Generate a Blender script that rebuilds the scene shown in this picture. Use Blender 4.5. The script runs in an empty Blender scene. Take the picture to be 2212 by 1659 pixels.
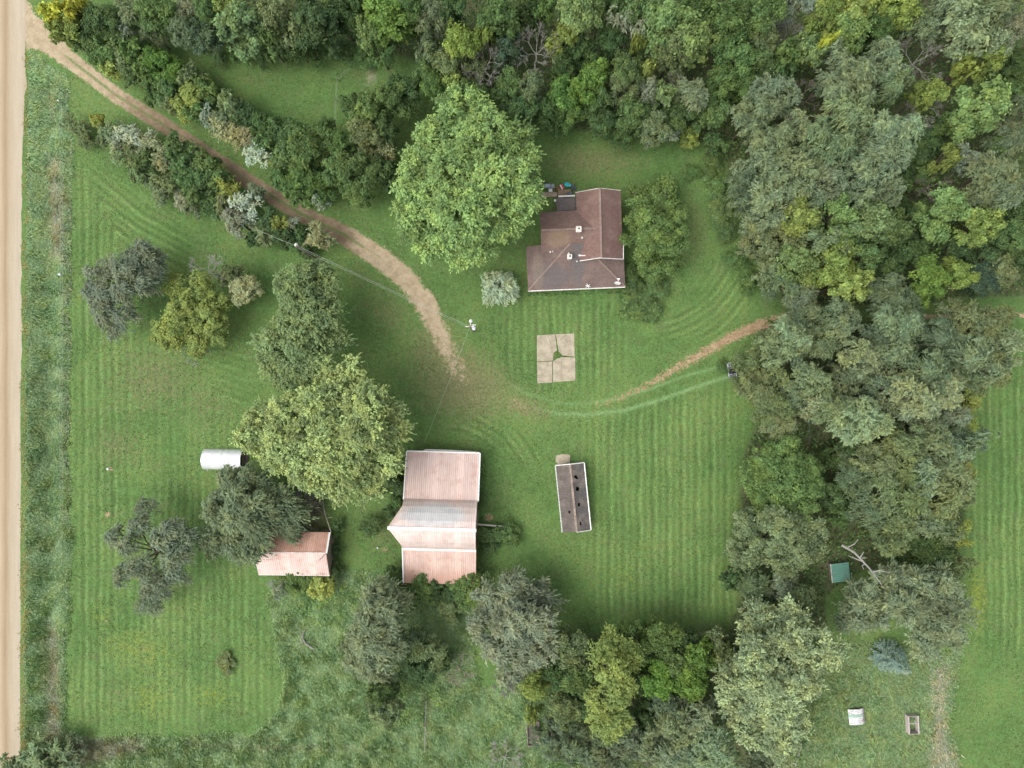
import bpy, bmesh, math, random
import numpy as np
from mathutils import Vector, Matrix

# ---------------------------------------------------------------- camera, sky, sun, exposure
S = bpy.context.scene
COL = S.collection
H = 100.0          # flying height of the camera above the yard, metres
K = 0.065          # metres on the ground for one unit of the survey grid used below

cam_d = bpy.data.cameras.new('camera')
cam_d.sensor_width = 36.0
cam_d.lens = 18.0 * H / (1106 * K)
cam_d.clip_end = 6000
cam = bpy.data.objects.new('camera', cam_d)
cam.location = (0, 0, H)
COL.objects.link(cam)
S.camera = cam

SUN_EL, SUN_AZ = 58.0, 250.0      # azimuth clockwise from north (+Y)
world = bpy.data.worlds.new('World')
S.world = world
world.use_nodes = True
wn, wl = world.node_tree.nodes, world.node_tree.links
wn.clear()
sky = wn.new('ShaderNodeTexSky')
sky.sky_type = 'NISHITA'
sky.sun_disc = False
sky.sun_elevation = math.radians(SUN_EL)
sky.sun_rotation = math.radians(SUN_AZ)
sky.air_density = 1.0
sky.dust_density = 4.0
hs = wn.new('ShaderNodeHueSaturation')
hs.inputs['Saturation'].default_value = 0.26      # cloud cover: the blue is gone from the sky
bg = wn.new('ShaderNodeBackground')
bg.inputs['Strength'].default_value = 0.15
wo = wn.new('ShaderNodeOutputWorld')
wl.new(sky.outputs[0], hs.inputs['Color'])
wl.new(hs.outputs[0], bg.inputs['Color'])
wl.new(bg.outputs[0], wo.inputs['Surface'])

sun_d = bpy.data.lights.new('sun', 'SUN')
sun_d.energy = 0.7
sun_d.angle = math.radians(50)
sun_d.color = (1.0, 0.97, 0.93)
sun = bpy.data.objects.new('sun', sun_d)
az, el = math.radians(SUN_AZ), math.radians(SUN_EL)
sdir = Vector((math.sin(az) * math.cos(el), math.cos(az) * math.cos(el), math.sin(el)))
sun.rotation_euler = (-sdir).to_track_quat('-Z', 'Y').to_euler()
sun.location = sdir * 200
COL.objects.link(sun)

S.view_settings.view_transform = 'Standard'
S.view_settings.look = 'None'
S.view_settings.exposure = 0.97
S.view_settings.gamma = 1.0
S.view_settings.use_curve_mapping = False
S.render.engine = 'CYCLES'
S.cycles.max_bounces = 6
S.cycles.diffuse_bounces = 3
S.cycles.glossy_bounces = 2
S.cycles.transmission_bounces = 3
S.cycles.transparent_max_bounces = 4

# ---------------------------------------------------------------- helpers
R = random.Random(7)
def P(u, v, z=0.0):
    """survey grid -> metres, for a point at height z as seen from the flying height"""
    f = K * (1 - z / H)
    return ((u - 1106) * f, (829.5 - v) * f, z)

def link(o, parent=None):
    COL.objects.link(o)
    if parent is not None:
        o.parent = parent
    return o

def tag(o, label=None, cat=None, group=None, kind=None):
    if label: o['label'] = label
    if cat: o['category'] = cat
    if group: o['group'] = group
    if kind: o['kind'] = kind
    return o

def thing(name, label, cat, loc, rz=0.0, group=None):
    o = bpy.data.objects.new(name, None)
    o.empty_display_size = 0.3
    o.location = loc
    o.rotation_euler = (0, 0, rz)
    link(o)
    return tag(o, label, cat, group)

class MB:
    """collects simple solids into one mesh"""
    def __init__(s):
        s.v, s.f = [], []
    def add(s, vs, fs):
        n = len(s.v)
        s.v += [tuple(p) for p in vs]
        s.f += [tuple(i + n for i in f) for f in fs]
        return s
    def box(s, x0, y0, z0, x1, y1, z1, rz=0, c=None):
        vs = [(x, y, z) for z in (z0, z1) for (x, y) in ((x0, y0), (x1, y0), (x1, y1), (x0, y1))]
        if rz:
            cx, cy = c or ((x0 + x1) / 2, (y0 + y1) / 2)
            ca, sa = math.cos(rz), math.sin(rz)
            vs = [(cx + (x - cx) * ca - (y - cy) * sa, cy + (x - cx) * sa + (y - cy) * ca, z) for x, y, z in vs]
        return s.add(vs, [(0, 3, 2, 1), (4, 5, 6, 7), (0, 1, 5, 4), (1, 2, 6, 5), (2, 3, 7, 6), (3, 0, 4, 7)])
    def bar(s, a, b, w, h=None):
        """square bar from a to b"""
        a, b = Vector(a), Vector(b)
        h = h or w
        d = (b - a).normalized()
        up = Vector((0, 0, 1)) if abs(d.z) < 0.95 else Vector((1, 0, 0))
        x = d.cross(up).normalized() * (w / 2)
        y = x.cross(d).normalized() * (h / 2)
        vs = [p + i * x + j * y for p in (a, b) for i, j in ((-1, -1), (1, -1), (1, 1), (-1, 1))]
        return s.add(vs, [(0, 3, 2, 1), (4, 5, 6, 7), (0, 1, 5, 4), (1, 2, 6, 5), (2, 3, 7, 6), (3, 0, 4, 7)])
    def tube(s, pts, rad, n=6, cap=True):
        pts = [Vector(p) for p in pts]
        if not hasattr(rad, '__len__'):
            rad = [rad] * len(pts)
        base = len(s.v)
        ref = Vector((0.31, 0.17, 0.93))
        for i, p in enumerate(pts):
            d = (pts[min(i + 1, len(pts) - 1)] - pts[max(i - 1, 0)])
            if d.length < 1e-9: d = Vector((0, 0, 1))
            d.normalize()
            x = d.cross(ref)
            if x.length < 0.05: x = d.cross(Vector((1, 0, 0)))
            x.normalize()
            y = d.cross(x)
            for k in range(n):
                a = 2 * math.pi * k / n
                s.v.append(tuple(p + (x * math.cos(a) + y * math.sin(a)) * rad[i]))
        for i in range(len(pts) - 1):
            for k in range(n):
                k2 = (k + 1) % n
                s.f.append((base + i * n + k, base + i * n + k2, base + (i + 1) * n + k2, base + (i + 1) * n + k))
        if cap:
            s.f.append(tuple(base + k for k in range(n))[::-1])
            e = base + (len(pts) - 1) * n
            s.f.append(tuple(e + k for k in range(n)))
        return s
    def lathe(s, prof, n=16, c=(0, 0, 0), sx=1, sy=1):
        base = len(s.v)
        for r, z in prof:
            for k in range(n):
                a = 2 * math.pi * k / n
                s.v.append((c[0] + sx * r * math.cos(a), c[1] + sy * r * math.sin(a), c[2] + z))
        for i in range(len(prof) - 1):
            for k in range(n):
                k2 = (k + 1) % n
                s.f.append((base + i * n + k, base + i * n + k2, base + (i + 1) * n + k2, base + (i + 1) * n + k))
        s.f.append(tuple(base + k for k in range(n))[::-1])
        e = base + (len(prof) - 1) * n
        s.f.append(tuple(e + k for k in range(n)))
        return s
    def slab(s, poly, t):
        """polygon in space with thickness t straight down"""
        n = len(poly)
        vs = list(poly) + [(x, y, z - t) for x, y, z in poly]
        fs = [tuple(range(n)), tuple(range(2 * n - 1, n - 1, -1))]
        for i in range(n):
            j = (i + 1) % n
            fs.append((i, i + n, j + n, j))
        return s.add(vs, fs)
    def build(s, name, mat, parent=None, smooth=False):
        me = bpy.data.meshes.new(name)
        me.from_pydata(s.v, [], s.f)
        me.materials.append(mat)
        if smooth:
            me.polygons.foreach_set('use_smooth', [True] * len(me.polygons))
        me.update()
        return link(bpy.data.objects.new(name, me), parent)

def np_mesh(name, verts, faces, mat, attrs=None, smooth=False, face_attrs=None):
    """verts (N,3), faces (M,k) arrays -> mesh"""
    me = bpy.data.meshes.new(name)
    k = faces.shape[1]
    me.vertices.add(len(verts))
    me.vertices.foreach_set('co', np.ascontiguousarray(verts, dtype=np.float32).ravel())
    me.loops.add(faces.size)
    me.loops.foreach_set('vertex_index', np.ascontiguousarray(faces, dtype=np.int32).ravel())
    me.polygons.add(len(faces))
    me.polygons.foreach_set('loop_start', np.arange(0, faces.size, k, dtype=np.int32))
    me.polygons.foreach_set('loop_total', np.full(len(faces), k, dtype=np.int32))
    if smooth:
        me.polygons.foreach_set('use_smooth', np.ones(len(faces), dtype=bool))
    me.update(calc_edges=True)
    for n, a in (attrs or {}).items():
        at = me.attributes.new(n, 'FLOAT', 'POINT')
        at.data.foreach_set('value', np.ascontiguousarray(a, dtype=np.float32))
    for n, a in (face_attrs or {}).items():
        at = me.attributes.new(n, 'FLOAT', 'FACE')
        at.data.foreach_set('value', np.ascontiguousarray(a, dtype=np.float32))
    me.materials.append(mat)
    return me

# ---------------------------------------------------------------- node helpers
class NT:
    def __init__(s, name):
        s.m = bpy.data.materials.new(name)
        s.m.use_nodes = True
        s.t = s.m.node_tree
        s.t.nodes.clear()
        s.out = s.n('ShaderNodeOutputMaterial')
    def n(s, typ, **kw):
        nd = s.t.nodes.new(typ)
        for k, v in kw.items():
            setattr(nd, k, v)
        return nd
    def set(s, sock, val):
        if isinstance(val, bpy.types.NodeSocket):
            s.t.links.new(val, sock)
        elif isinstance(val, (tuple, list)) and len(val) == 3 and sock.type == 'RGBA':
            sock.default_value = (*val, 1)
        else:
            sock.default_value = val
    def math(s, op, a, b=0.0, c=None, clamp=False):
        nd = s.n('ShaderNodeMath', operation=op, use_clamp=clamp)
        s.set(nd.inputs[0], a)
        s.set(nd.inputs[1], b)
        if c is not None: s.set(nd.inputs[2], c)
        return nd.outputs[0]
    def mix(s, f, a, b, mode='MIX'):
        nd = s.n('ShaderNodeMix', data_type='RGBA', blend_type=mode)
        s.set(nd.inputs[0], f)
        s.set(nd.inputs[6], a)
        s.set(nd.inputs[7], b)
        return nd.outputs[2]
    def ramp(s, x, a, b, lo=0.0, hi=1.0):
        nd = s.n('ShaderNodeMapRange', interpolation_type='SMOOTHSTEP')
        s.set(nd.inputs[0], x); s.set(nd.inputs[1], a); s.set(nd.inputs[2], b)
        s.set(nd.inputs[3], lo); s.set(nd.inputs[4], hi)
        return nd.outputs[0]
    def pos(s):
        return s.n('ShaderNodeNewGeometry').outputs['Position']
    def obj(s):
        return s.n('ShaderNodeTexCoord').outputs['Object']
    def scale(s, vec, sc, loc=(0, 0, 0)):
        nd = s.n('ShaderNodeMapping')
        s.set(nd.inputs['Vector'], vec)
        nd.inputs['Scale'].default_value = sc
        nd.inputs['Location'].default_value = loc
        return nd.outputs[0]
    def noise(s, vec, scale, detail=3, rough=0.55, dist=0.0):
        nd = s.n('ShaderNodeTexNoise')
        s.set(nd.inputs['Vector'], vec)
        nd.inputs['Scale'].default_value = scale
        nd.inputs['Detail'].default_value = detail
        nd.inputs['Roughness'].default_value = rough
        nd.inputs['Distortion'].default_value = dist
        return nd.outputs['Fac']
    def attr(s, name):
        return s.n('ShaderNodeAttribute', attribute_name=name).outputs['Fac']
    def bump(s, h, strength=0.5, dist=0.05):
        nd = s.n('ShaderNodeBump')
        nd.inputs['Strength'].default_value = strength
        nd.inputs['Distance'].default_value = dist
        s.set(nd.inputs['Height'], h)
        return nd.outputs[0]
    def bsdf(s, col, rough=0.7, metal=0.0, normal=None, spec=0.3):
        p = s.n('ShaderNodeBsdfPrincipled')
        s.set(p.inputs['Base Color'], col)
        s.set(p.inputs['Roughness'], rough)
        s.set(p.inputs['Metallic'], metal)
        p.inputs['Specular IOR Level'].default_value = spec
        if normal is not None: s.set(p.inputs['Normal'], normal)
        return p.outputs[0]
    def done(s, surf):
        s.t.links.new(surf, s.out.inputs['Surface'])
        return s.m

def plain(name, col, rough=0.6, var=0.25, scale=3.0, metal=0.0, spec=0.3):
    t = NT(name)
    n = t.noise(t.obj(), scale, 4)
    lo = tuple(c * (1 - var) for c in col)
    hi = tuple(min(1, c * (1 + var)) for c in col)
    return t.done(t.bsdf(t.mix(t.ramp(n, 0.3, 0.7), lo, hi), rough, metal, t.bump(n, 0.15, 0.02), spec))

# ---------------------------------------------------------------- survey masks for the ground
def grid_uv(x, y):
    return x / K + 1106, 829.5 - y / K

def seg_dist(u, v, pts):
    """distance (grid units) to a polyline, and the run along it 0..1"""
    best = np.full(u.shape, 1e9)
    run = np.zeros(u.shape)
    pts = np.array(pts, float)
    ln = np.hypot(*(pts[1:] - pts[:-1]).T)
    tot = ln.sum(); acc = 0
    for (a, b, L) in zip(pts[:-1], pts[1:], ln):
        d = (b - a) / L
        t = np.clip((u - a[0]) * d[0] + (v - a[1]) * d[1], 0, L)
        q = np.hypot(u - a[0] - t * d[0], v - a[1] - t * d[1])
        m = q < best
        best = np.where(m, q, best)
        run = np.where(m, (acc + t) / tot, run)
        acc += L
    return best, run

def inside(u, v, poly):
    c = np.zeros(u.shape, bool)
    p = np.array(poly, float)
    for (x1, y1), (x2, y2) in zip(p, np.roll(p, -1, 0)):
        hit = ((y1 > v) != (y2 > v)) & (u < (x2 - x1) * (v - y1) / (y2 - y1 + 1e-12) + x1)
        c ^= hit
    return c

def area(u, v, poly, soft):
    d, _ = seg_dist(u, v, list(poly) + [poly[0]])
    sgn = np.where(inside(u, v, poly), d, -d)
    return np.clip(0.5 + sgn / (2 * soft), 0, 1)

def blob(u, v, cu, cv, ru, rv, rot=0.0):
    a = math.radians(rot)
    du, dv = u - cu, v - cv
    x, y = du * math.cos(a) + dv * math.sin(a), -du * math.sin(a) + dv * math.cos(a)
    return np.clip(1.15 - np.hypot(x / ru, y / rv), 0, 1)

def lerp(x, xs, ys):
    return np.interp(x, xs, ys)

DRIVE = [(20, -20), (52, 48), (100, 92), (150, 128), (250, 205), (350, 268), (450, 335), (550, 400),
         (650, 462), (740, 505), (820, 556), (880, 605), (915, 655), (945, 710), (975, 775), (1000, 815)]
TRACK = [(1700, 688), (1640, 702), (1580, 728), (1520, 762), (1460, 796), (1400, 832), (1330, 862), (1290, 874)]
TRACK2 = [(1960, 688), (2010, 684), (2080, 682), (2150, 676), (2300, 690)]
WOODS = [[(430, -60), (2300, -60), (2300, 640), (2070, 640), (1990, 660), (1700, 660), (1640, 560), (1585, 430),
          (1560, 320), (1480, 300), (1300, 290), (1190, 270), (1100, 240), (960, 160), (900, 130), (740, 90), (500, 100)],
         [(1650, 690), (1980, 700), (2080, 690), (2160, 740), (2140, 820), (2075, 880), (2090, 960), (2080, 1100),
          (2060, 1210), (1960, 1240), (1860, 1230), (1780, 1290), (1790, 1420), (1720, 1660), (1180, 1660), (1190, 1380),
          (1400, 1360), (1560, 1400), (1600, 1290), (1600, 1000), (1640, 900), (1610, 790)]]
TALL = [[(58, 100), (140, 170), (152, 330), (147, 700), (140, 1000), (152, 1120), (150, 1300), (140, 1400), (140, 1600), (60, 1660), (52, 1660)],
        [(575, 1285), (700, 1230), (850, 1240), (1010, 1290), (1030, 1480), (1200, 1500), (1250, 1660), (100, 1700), (100, 1592), (380, 1590),
         (540, 1585), (600, 1540), (612, 1460), (590, 1360)],
        [(1740, 1440), (1830, 1390), (1900, 1390), (2080, 1410), (2060, 1480), (2048, 1560), (2070, 1640), (2080, 1680), (1700, 1680)]]
def masks(u, v):
    A = {}
    dd, run = seg_dist(u, v, DRIVE)
    half = lerp(run, [0, .07, .12, .2, .45, .62, .72, .82, .9, 1], [32, 36, 25, 20, 21, 22, 28, 32, 36, 44])
    fade = lerp(run, [0, .76, .84, .92, 1], [1, .95, .72, .58, .40])
    A['dirt'] = np.clip(1.25 - dd / half, 0, 1) * fade
    A['dirt'] = np.maximum(A['dirt'], 0.9 * area(u, v, [(45, 0), (75, 30), (140, 90), (165, 150), (90, 100), (58, 110)], 10))
    A['dirt'] = np.maximum(A['dirt'], blob(u, v, 868, 600, 42, 26, 40) * .9)
    A['dirt'] = np.maximum(A['dirt'], blob(u, v, 930, 655, 22, 60, -28) * .85)
    # centre strip between the wheel ruts
    A['mid'] = np.clip(1.1 - dd / 7, 0, 1) * lerp(run, [0, .1, .16, .3, .5, .56, .7, .78, 1], [0, .3, 1.1, 1.0, .9, 1.1, 1.1, .5, .3])
    t1, r1 = seg_dist(u, v, TRACK)
    t2, _ = seg_dist(u, v, TRACK2)
    tk = np.clip(1.15 - t1 / 22, 0, 1) * lerp(r1, [0, .25, .6, 1], [.92, .85, .68, .5])
    A['clay'] = np.maximum(tk, np.clip(1.1 - t2 / 11, 0, 1) * .9)
    for (cu, cv, a, b, rot, k) in [(1120, 870, 70, 32, 25, .5), (1030, 860, 60, 40, 10, .42), (930, 890, 60, 40, 0, .38), (240, 1013, 14, 7, 30, .9),
                                   (1000, 780, 30, 40, 0, .5), (232, 1113, 10, 14, 30, .8), (228, 1340, 6, 14, -40, .7), (1055, 1118, 26, 16, 10, .75),
                                   (830, 1185, 22, 16, 0, .6), (1065, 790, 40, 25, 0, .3), (1170, 395, 10, 26, 0, .6), (1250, 395, 60, 12, 0, .35)]:
        A['clay'] = np.maximum(A['clay'], k * blob(u, v, cu, cv, a, b, rot))
    tall = np.zeros(u.shape)
    for p in TALL:
        tall = np.maximum(tall, area(u, v, p, 8))
    A['tall'] = tall
    br = np.zeros(u.shape)
    for p in [[(92, 330), (128, 330), (140, 420), (142, 560), (100, 560), (90, 440)],
              [(92, 1330), (132, 1370), (136, 1600), (84, 1620), (88, 1440)], [(140, 1588), (300, 1588), (330, 1620), (140, 1670)],
              [(2010, 1440), (2050, 1425), (2048, 1580), (2080, 1670), (2000, 1670)], [(98, 190), (112, 200), (112, 265), (95, 260)],
              [(395, 1597), (560, 1608), (560, 1618), (395, 1610)], [(915, 1510), (925, 1510), (923, 1620), (913, 1620)],
              [(560, 1608), (800, 1612), (800, 1620), (560, 1620)], [(775, 135), (800, 135), (820, 160), (810, 190), (790, 190), (780, 165)]]:
        br = np.maximum(br, .68 * area(u, v, p, 20))
    A['brown'] = br
    wo = np.zeros(u.shape)
    for (cu, cv, a, b, rot, k) in [(1000, 830, 190, 130, 15, .95), (940, 760, 110, 130, 0, .8), (1130, 880, 110, 40, 15, .85), (840, 680, 120, 90, 50, .6), (330, 820, 190, 140, 0, .66), (440, 870, 150, 110, 0, .55), (250, 960, 120, 90, 0, .6), (230, 450, 90, 120, 0, .4), (1050, 1080, 110, 90, 0, .4), (1450, 1150, 200, 150, 0, .35),
                                   (1270, 350, 200, 70, 0, .72), (1500, 500, 60, 200, 0, .55), (1210, 480, 60, 80, 0, .8), (260, 1500, 80, 60, 0, .5), (300, 1400, 90, 60, 0, .4),  # first blob, yard behind the house: dirt and shade painted as one brown
                                   (820, 1150, 60, 100, 0, .6), (1150, 560, 40, 90, 0, .6), (680, 1130, 45, 60, 0, .95), (1930, 1440, 150, 30, 0, .5), (760, 450, 60, 30, 30, .5),
                                   (960, 640, 120, 100, 30, .35), (1060, 1060, 40, 60, 0, .35), (1560, 460, 40, 160, 0, .5), (560, 170, 80, 40, 0, .5)]:
        wo = np.maximum(wo, k * blob(u, v, cu, cv, a, b, rot))
    A['worn'] = wo
    ye = np.zeros(u.shape)
    for (cu, cv, a, b, rot, k) in [(300, 1400, 190, 90, 20, .62), (320, 1510, 90, 110, -20, .62), (460, 1505, 110, 65, 0, .62), (220, 1330, 80, 80, 0, .55),
                                   (1560, 640, 60, 130, 0, .4), (2110, 1300, 40, 130, 0, .9), (1350, 1240, 120, 80, 0, .5), (1130, 1000, 90, 60, 0, .3), (300, 700, 150, 120, 0, .35), (330, 1010, 140, 120, 0, .35)]:
        ye = np.maximum(ye, k * blob(u, v, cu, cv, a, b, rot))
    A['yellow'] = ye
    li = np.zeros(u.shape)
    for p in WOODS:
        li = np.maximum(li, area(u, v, p, 22))
    A['litter'] = li
    T1 = [(1578, 812), (1500, 837), (1420, 866), (1350, 886), (1270, 896), (1200, 893), (1150, 880)]
    T2 = [(1572, 787), (1480, 812), (1400, 842), (1330, 862), (1260, 873), (1200, 870), (1140, 850), (1105, 832)]
    k1, q1 = seg_dist(u, v, T1)
    k2, q2 = seg_dist(u, v, T2)
    A['rut'] = np.maximum(np.clip(1.25 - k1 / 4.6, 0, 1) * lerp(q1, [0, .8, 1], [1, .9, .3]), np.clip(1.2 - k2 / 4.2, 0, 1) * lerp(q2, [0, .5, 1], [.8, .55, .4]))
    # mowing pattern: a run coordinate in metres and how strongly the swaths show
    edge = [(152, 1700), (152, 300), (230, 360), (330, 440), (480, 520), (600, 560)]
    pl, _ = seg_dist(u, v, edge)
    phase = np.where(u < 640, pl * K, u * K)
    amp = np.zeros(u.shape)
    amp = np.maximum(amp, 1.0 * area(u, v, [(152, 330), (300, 420), (420, 520), (300, 700), (250, 1580), (152, 1580)], 30))
    amp = np.maximum(amp, .85 * area(u, v, [(250, 1060), (450, 1010), (560, 1250), (600, 1400), (600, 1560), (250, 1585)], 40))
    amp = np.maximum(amp, .5 * area(u, v, [(250, 700), (540, 760), (520, 1000), (250, 1060)], 30))
    amp = np.maximum(amp, 1.0 * area(u, v, [(1270, 900), (1590, 830), (1600, 1340), (1290, 1330), (1270, 1150)], 35))
    amp = np.maximum(amp, .9 * area(u, v, [(1080, 640), (1360, 640), (1340, 830), (1140, 840), (1060, 780)], 25))
    amp = np.maximum(amp, 1.0 * area(u, v, [(2080, 780), (2300, 720), (2300, 1420), (2100, 1400), (2090, 1000)], 25))
    r1_ = np.hypot((u - 1395), (v - 520) * 1.05)
    ring = area(u, v, [(1420, 690), (1500, 640), (1530, 560), (1620, 540), (1650, 660), (1560, 740), (1440, 740)], 18)
    phase = np.where(ring > .5, r1_ * K, phase); amp = np.where(ring > .5, .9 * (ring - .5) * 2, amp * (1 - np.clip(ring * 2, 0, 1)))
    r2_ = np.hypot((u - 960), (v - 1080))
    ring = area(u, v, [(930, 930), (1040, 890), (1150, 940), (1190, 1000), (1120, 1010), (1040, 960)], 18)
    phase = np.where(ring > .5, r2_ * K, phase); amp = np.where(ring > .5, (ring - .5) * 2, amp * (1 - np.clip(ring * 2, 0, 1)))
    A['amp'] = amp * (1 - tall) * (1 - .8 * A['dirt'])
    A['phase'] = phase
    return A

def ground_z(u, v):
    ditch = np.exp(-((u - 100) / 26.0) ** 2) * np.clip((v - 130) / 60, 0, 1)
    return -0.55 * ditch + 0.06 * np.sin(u / 61.0) * np.cos(v / 47.0)
# ---------------------------------------------------------------- ground material
def ground_material():
    t = NT('ground_cover')
    p = t.pos()
    nf = t.noise(p, 5.5, 5, 0.7)
    nf2 = t.noise(p, 11.0, 3, 0.7)
    nm = t.noise(p, 0.9, 4, 0.62)
    nb = t.noise(p, 0.11, 3, 0.6)
    ns = t.noise(t.scale(p, (3.2, 0.6, 1)), 1.0, 3, 0.6)
    # lawn
    lawn = t.mix(t.ramp(nb, .34, .66), (0.058, 0.108, 0.029), (0.102, 0.150, 0.043))
    lawn = t.mix(t.ramp(nm, .35, .75), lawn, (0.076, 0.146, 0.043))
    lawn = t.mix(t.math('MULTIPLY', t.ramp(t.noise(p, .40, 6, .75), .48, .70), .42), lawn, (0.108, 0.116, 0.055))
    lawn = t.mix(t.math('MULTIPLY', t.ramp(t.noise(p, 3.4, 4, .75), .56, .7), .4), lawn, (0.036, 0.072, 0.020))
    lawn = t.mix(t.math('MULTIPLY', t.ramp(t.noise(p, 2.3, 4, .7), .55, .8), .5), lawn, (0.135, 0.175, 0.055))
    ph = t.math('ADD', t.attr('phase'), t.math('MULTIPLY', t.math('SUBTRACT', t.noise(p, 0.22, 3), .5), .9))
    sw = t.math('SINE', t.math('MULTIPLY', ph, 2 * math.pi / 1.02))
    sw2 = t.math('SINE', t.math('MULTIPLY', ph, 2 * math.pi / 2.04))
    amp = t.math('MULTIPLY', t.attr('amp'), t.ramp(t.noise(p, .28, 3), .30, .56, .35, 1.0))
    st = t.math('MULTIPLY', t.math('ADD', t.math('MULTIPLY', sw, .19), t.math('MULTIPLY', sw2, .08)), amp)
    lawn = t.mix(1.0, lawn, t.n_rgb(t.math('ADD', 1.0, st)), 'MULTIPLY')
    lawn = t.mix(t.math('MULTIPLY', t.ramp(t.math('MULTIPLY', st, 1), .12, .34), .35), lawn, (0.15, 0.21, 0.085))
    lawn = t.mix(t.math('MULTIPLY', t.attr('rut'), t.ramp(nm, .2, .6, .55, 1)), lawn, (0.125, 0.205, 0.085))
    # yellowed and worn turf; behind the house the brown also holds painted shade
    def msk(name, k=0.55, lo=.32, hi=.68, n=nm):
        return t.ramp(t.math('ADD', t.attr(name), t.math('MULTIPLY', t.math('SUBTRACT', n, .5), k)), lo, hi)
    lawn = t.mix(t.math('MULTIPLY', msk('yellow', 1.6, .35, 1.0, t.noise(p, 1.3, 5, .75)), .75), lawn, (0.145, 0.175, 0.030))
    wn_ = t.noise(p, 1.6, 5, .72)
    lawn = t.mix(t.math('MULTIPLY', msk('worn', 1.5, .30, .95, wn_), .70), lawn, (0.145, 0.126, 0.066))
    # unmown grass
    tall = t.mix(t.ramp(ns, .3, .7), (0.13, 0.195, 0.085), (0.20, 0.275, 0.14))
    tall = t.mix(t.ramp(nb, .4, .7), tall, (0.165, 0.235, 0.115))
    c = t.mix(msk('tall', .6, .55, .95), lawn, tall)
    c = t.mix(t.math('MULTIPLY', msk('brown', .9, .3, .8), .8), c, t.mix(ns, (0.17, 0.155, 0.105), (0.30, 0.27, 0.20)))
    # floor of the woods
    c = t.mix(t.math('MULTIPLY', msk('litter', .7, .3, .7), .85), c, t.mix(t.ramp(nm, .35, .65), (0.075, 0.064, 0.040), (0.058, 0.078, 0.032)))
    # bare clay and the drive
    cl = t.mix(t.ramp(nm, .3, .7), (0.20, 0.135, 0.078), (0.29, 0.21, 0.13))
    c = t.mix(t.ramp(t.math('ADD', t.attr('clay'), t.math('MULTIPLY', t.math('SUBTRACT', t.noise(p, 1.9, 7, .82), .5), 2.0)), .48, .72), c, cl)
    pale = t.mix(t.ramp(nm, .3, .7), (0.27, 0.213, 0.135), (0.37, 0.30, 0.20))
    brown = t.mix(t.ramp(nm, .3, .7), (0.155, 0.113, 0.072), (0.225, 0.17, 0.11))
    sp = t.n('ShaderNodeSeparateXYZ'); t.set(sp.inputs[0], p)
    pl = t.math('MAXIMUM', t.ramp(sp.outputs[0], -62, -46, 1, 0), t.ramp(sp.outputs[0], -26, -18))
    dirt = t.mix(t.ramp(t.math('ADD', pl, t.math('MULTIPLY', t.math('SUBTRACT', nm, .5), .6)), .2, .8), brown, pale)
    dirt = t.mix(t.math('MULTIPLY', t.ramp(nf, .45, .75), .35), dirt, (0.16, 0.115, 0.07))
    df = t.ramp(t.math('ADD', t.attr('dirt'), t.math('MULTIPLY', t.math('SUBTRACT', t.noise(p, 1.5, 7, .82), .5), 1.25)), .36, .56)
    md = t.ramp(t.math('ADD', t.attr('mid'), t.math('MULTIPLY', t.math('SUBTRACT', t.noise(p, .9, 4, .7), .5), 1.5)), .5, .9)
    df = t.math('MULTIPLY', df, t.math('SUBTRACT', 1.0, t.math('MULTIPLY', md, .75)))
    c = t.mix(df, c, dirt)
    # blades and grit: fine mottling of the reflectance
    g = t.math('ADD', .26, t.math('ADD', t.math('MULTIPLY', t.ramp(t.noise(p, 2.6, 5, .8), .28, .72), .62), t.math('ADD', t.math('MULTIPLY', nf, .75), t.math('MULTIPLY', nf2, .55))))
    c = t.mix(t.math('SUBTRACT', 1.0, t.math('MULTIPLY', df, .5)), c, t.mix(1.0, c, t.n_rgb(g), 'MULTIPLY'))
    hb = t.math('ADD', nf, t.math('MULTIPLY', t.math('MULTIPLY', ns, t.attr('tall')), 1.5))
    return t.done(t.bsdf(c, .9, 0, t.bump(hb, .7, .10), .15))

def n_rgb(s, f):
    nd = s.n('ShaderNodeCombineColor')
    for i in range(3):
        s.set(nd.inputs[i], f)
    return nd.outputs[0]
NT.n_rgb = n_rgb
M_GROUND = ground_material()

def axis(lo, hi, step, far):
    core = np.arange(lo, hi + step / 2, step)
    out = np.geomspace(step, far, 40)
    out = np.cumsum(np.diff(np.concatenate([[0], out])))
    return np.concatenate([(lo - out)[::-1], core, hi + out])

def build_ground():
    xs = axis(-78, 78, 0.3, 2800)
    ys = axis(-60, 60, 0.3, 2800)
    X, Y = np.meshgrid(xs, ys)
    u, v = grid_uv(X.ravel(), Y.ravel())
    A = masks(u, v)
    z = ground_z(u, v)
    road = (u < 40)
    z = np.where(road, z - 0.08, z)
    nx, ny = len(xs), len(ys)
    i = np.arange(nx * ny).reshape(ny, nx)
    q = np.stack([i[:-1, :-1], i[:-1, 1:], i[1:, 1:], i[1:, :-1]], -1).reshape(-1, 4)
    me = np_mesh('ground', np.stack([X.ravel(), Y.ravel(), z], 1), q, M_GROUND, A, smooth=True)
    o = link(bpy.data.objects.new('ground', me))
    return tag(o, 'mown farmyard lawn with darker swaths and worn patches', 'lawn', kind='structure')
ground = build_ground()

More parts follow.
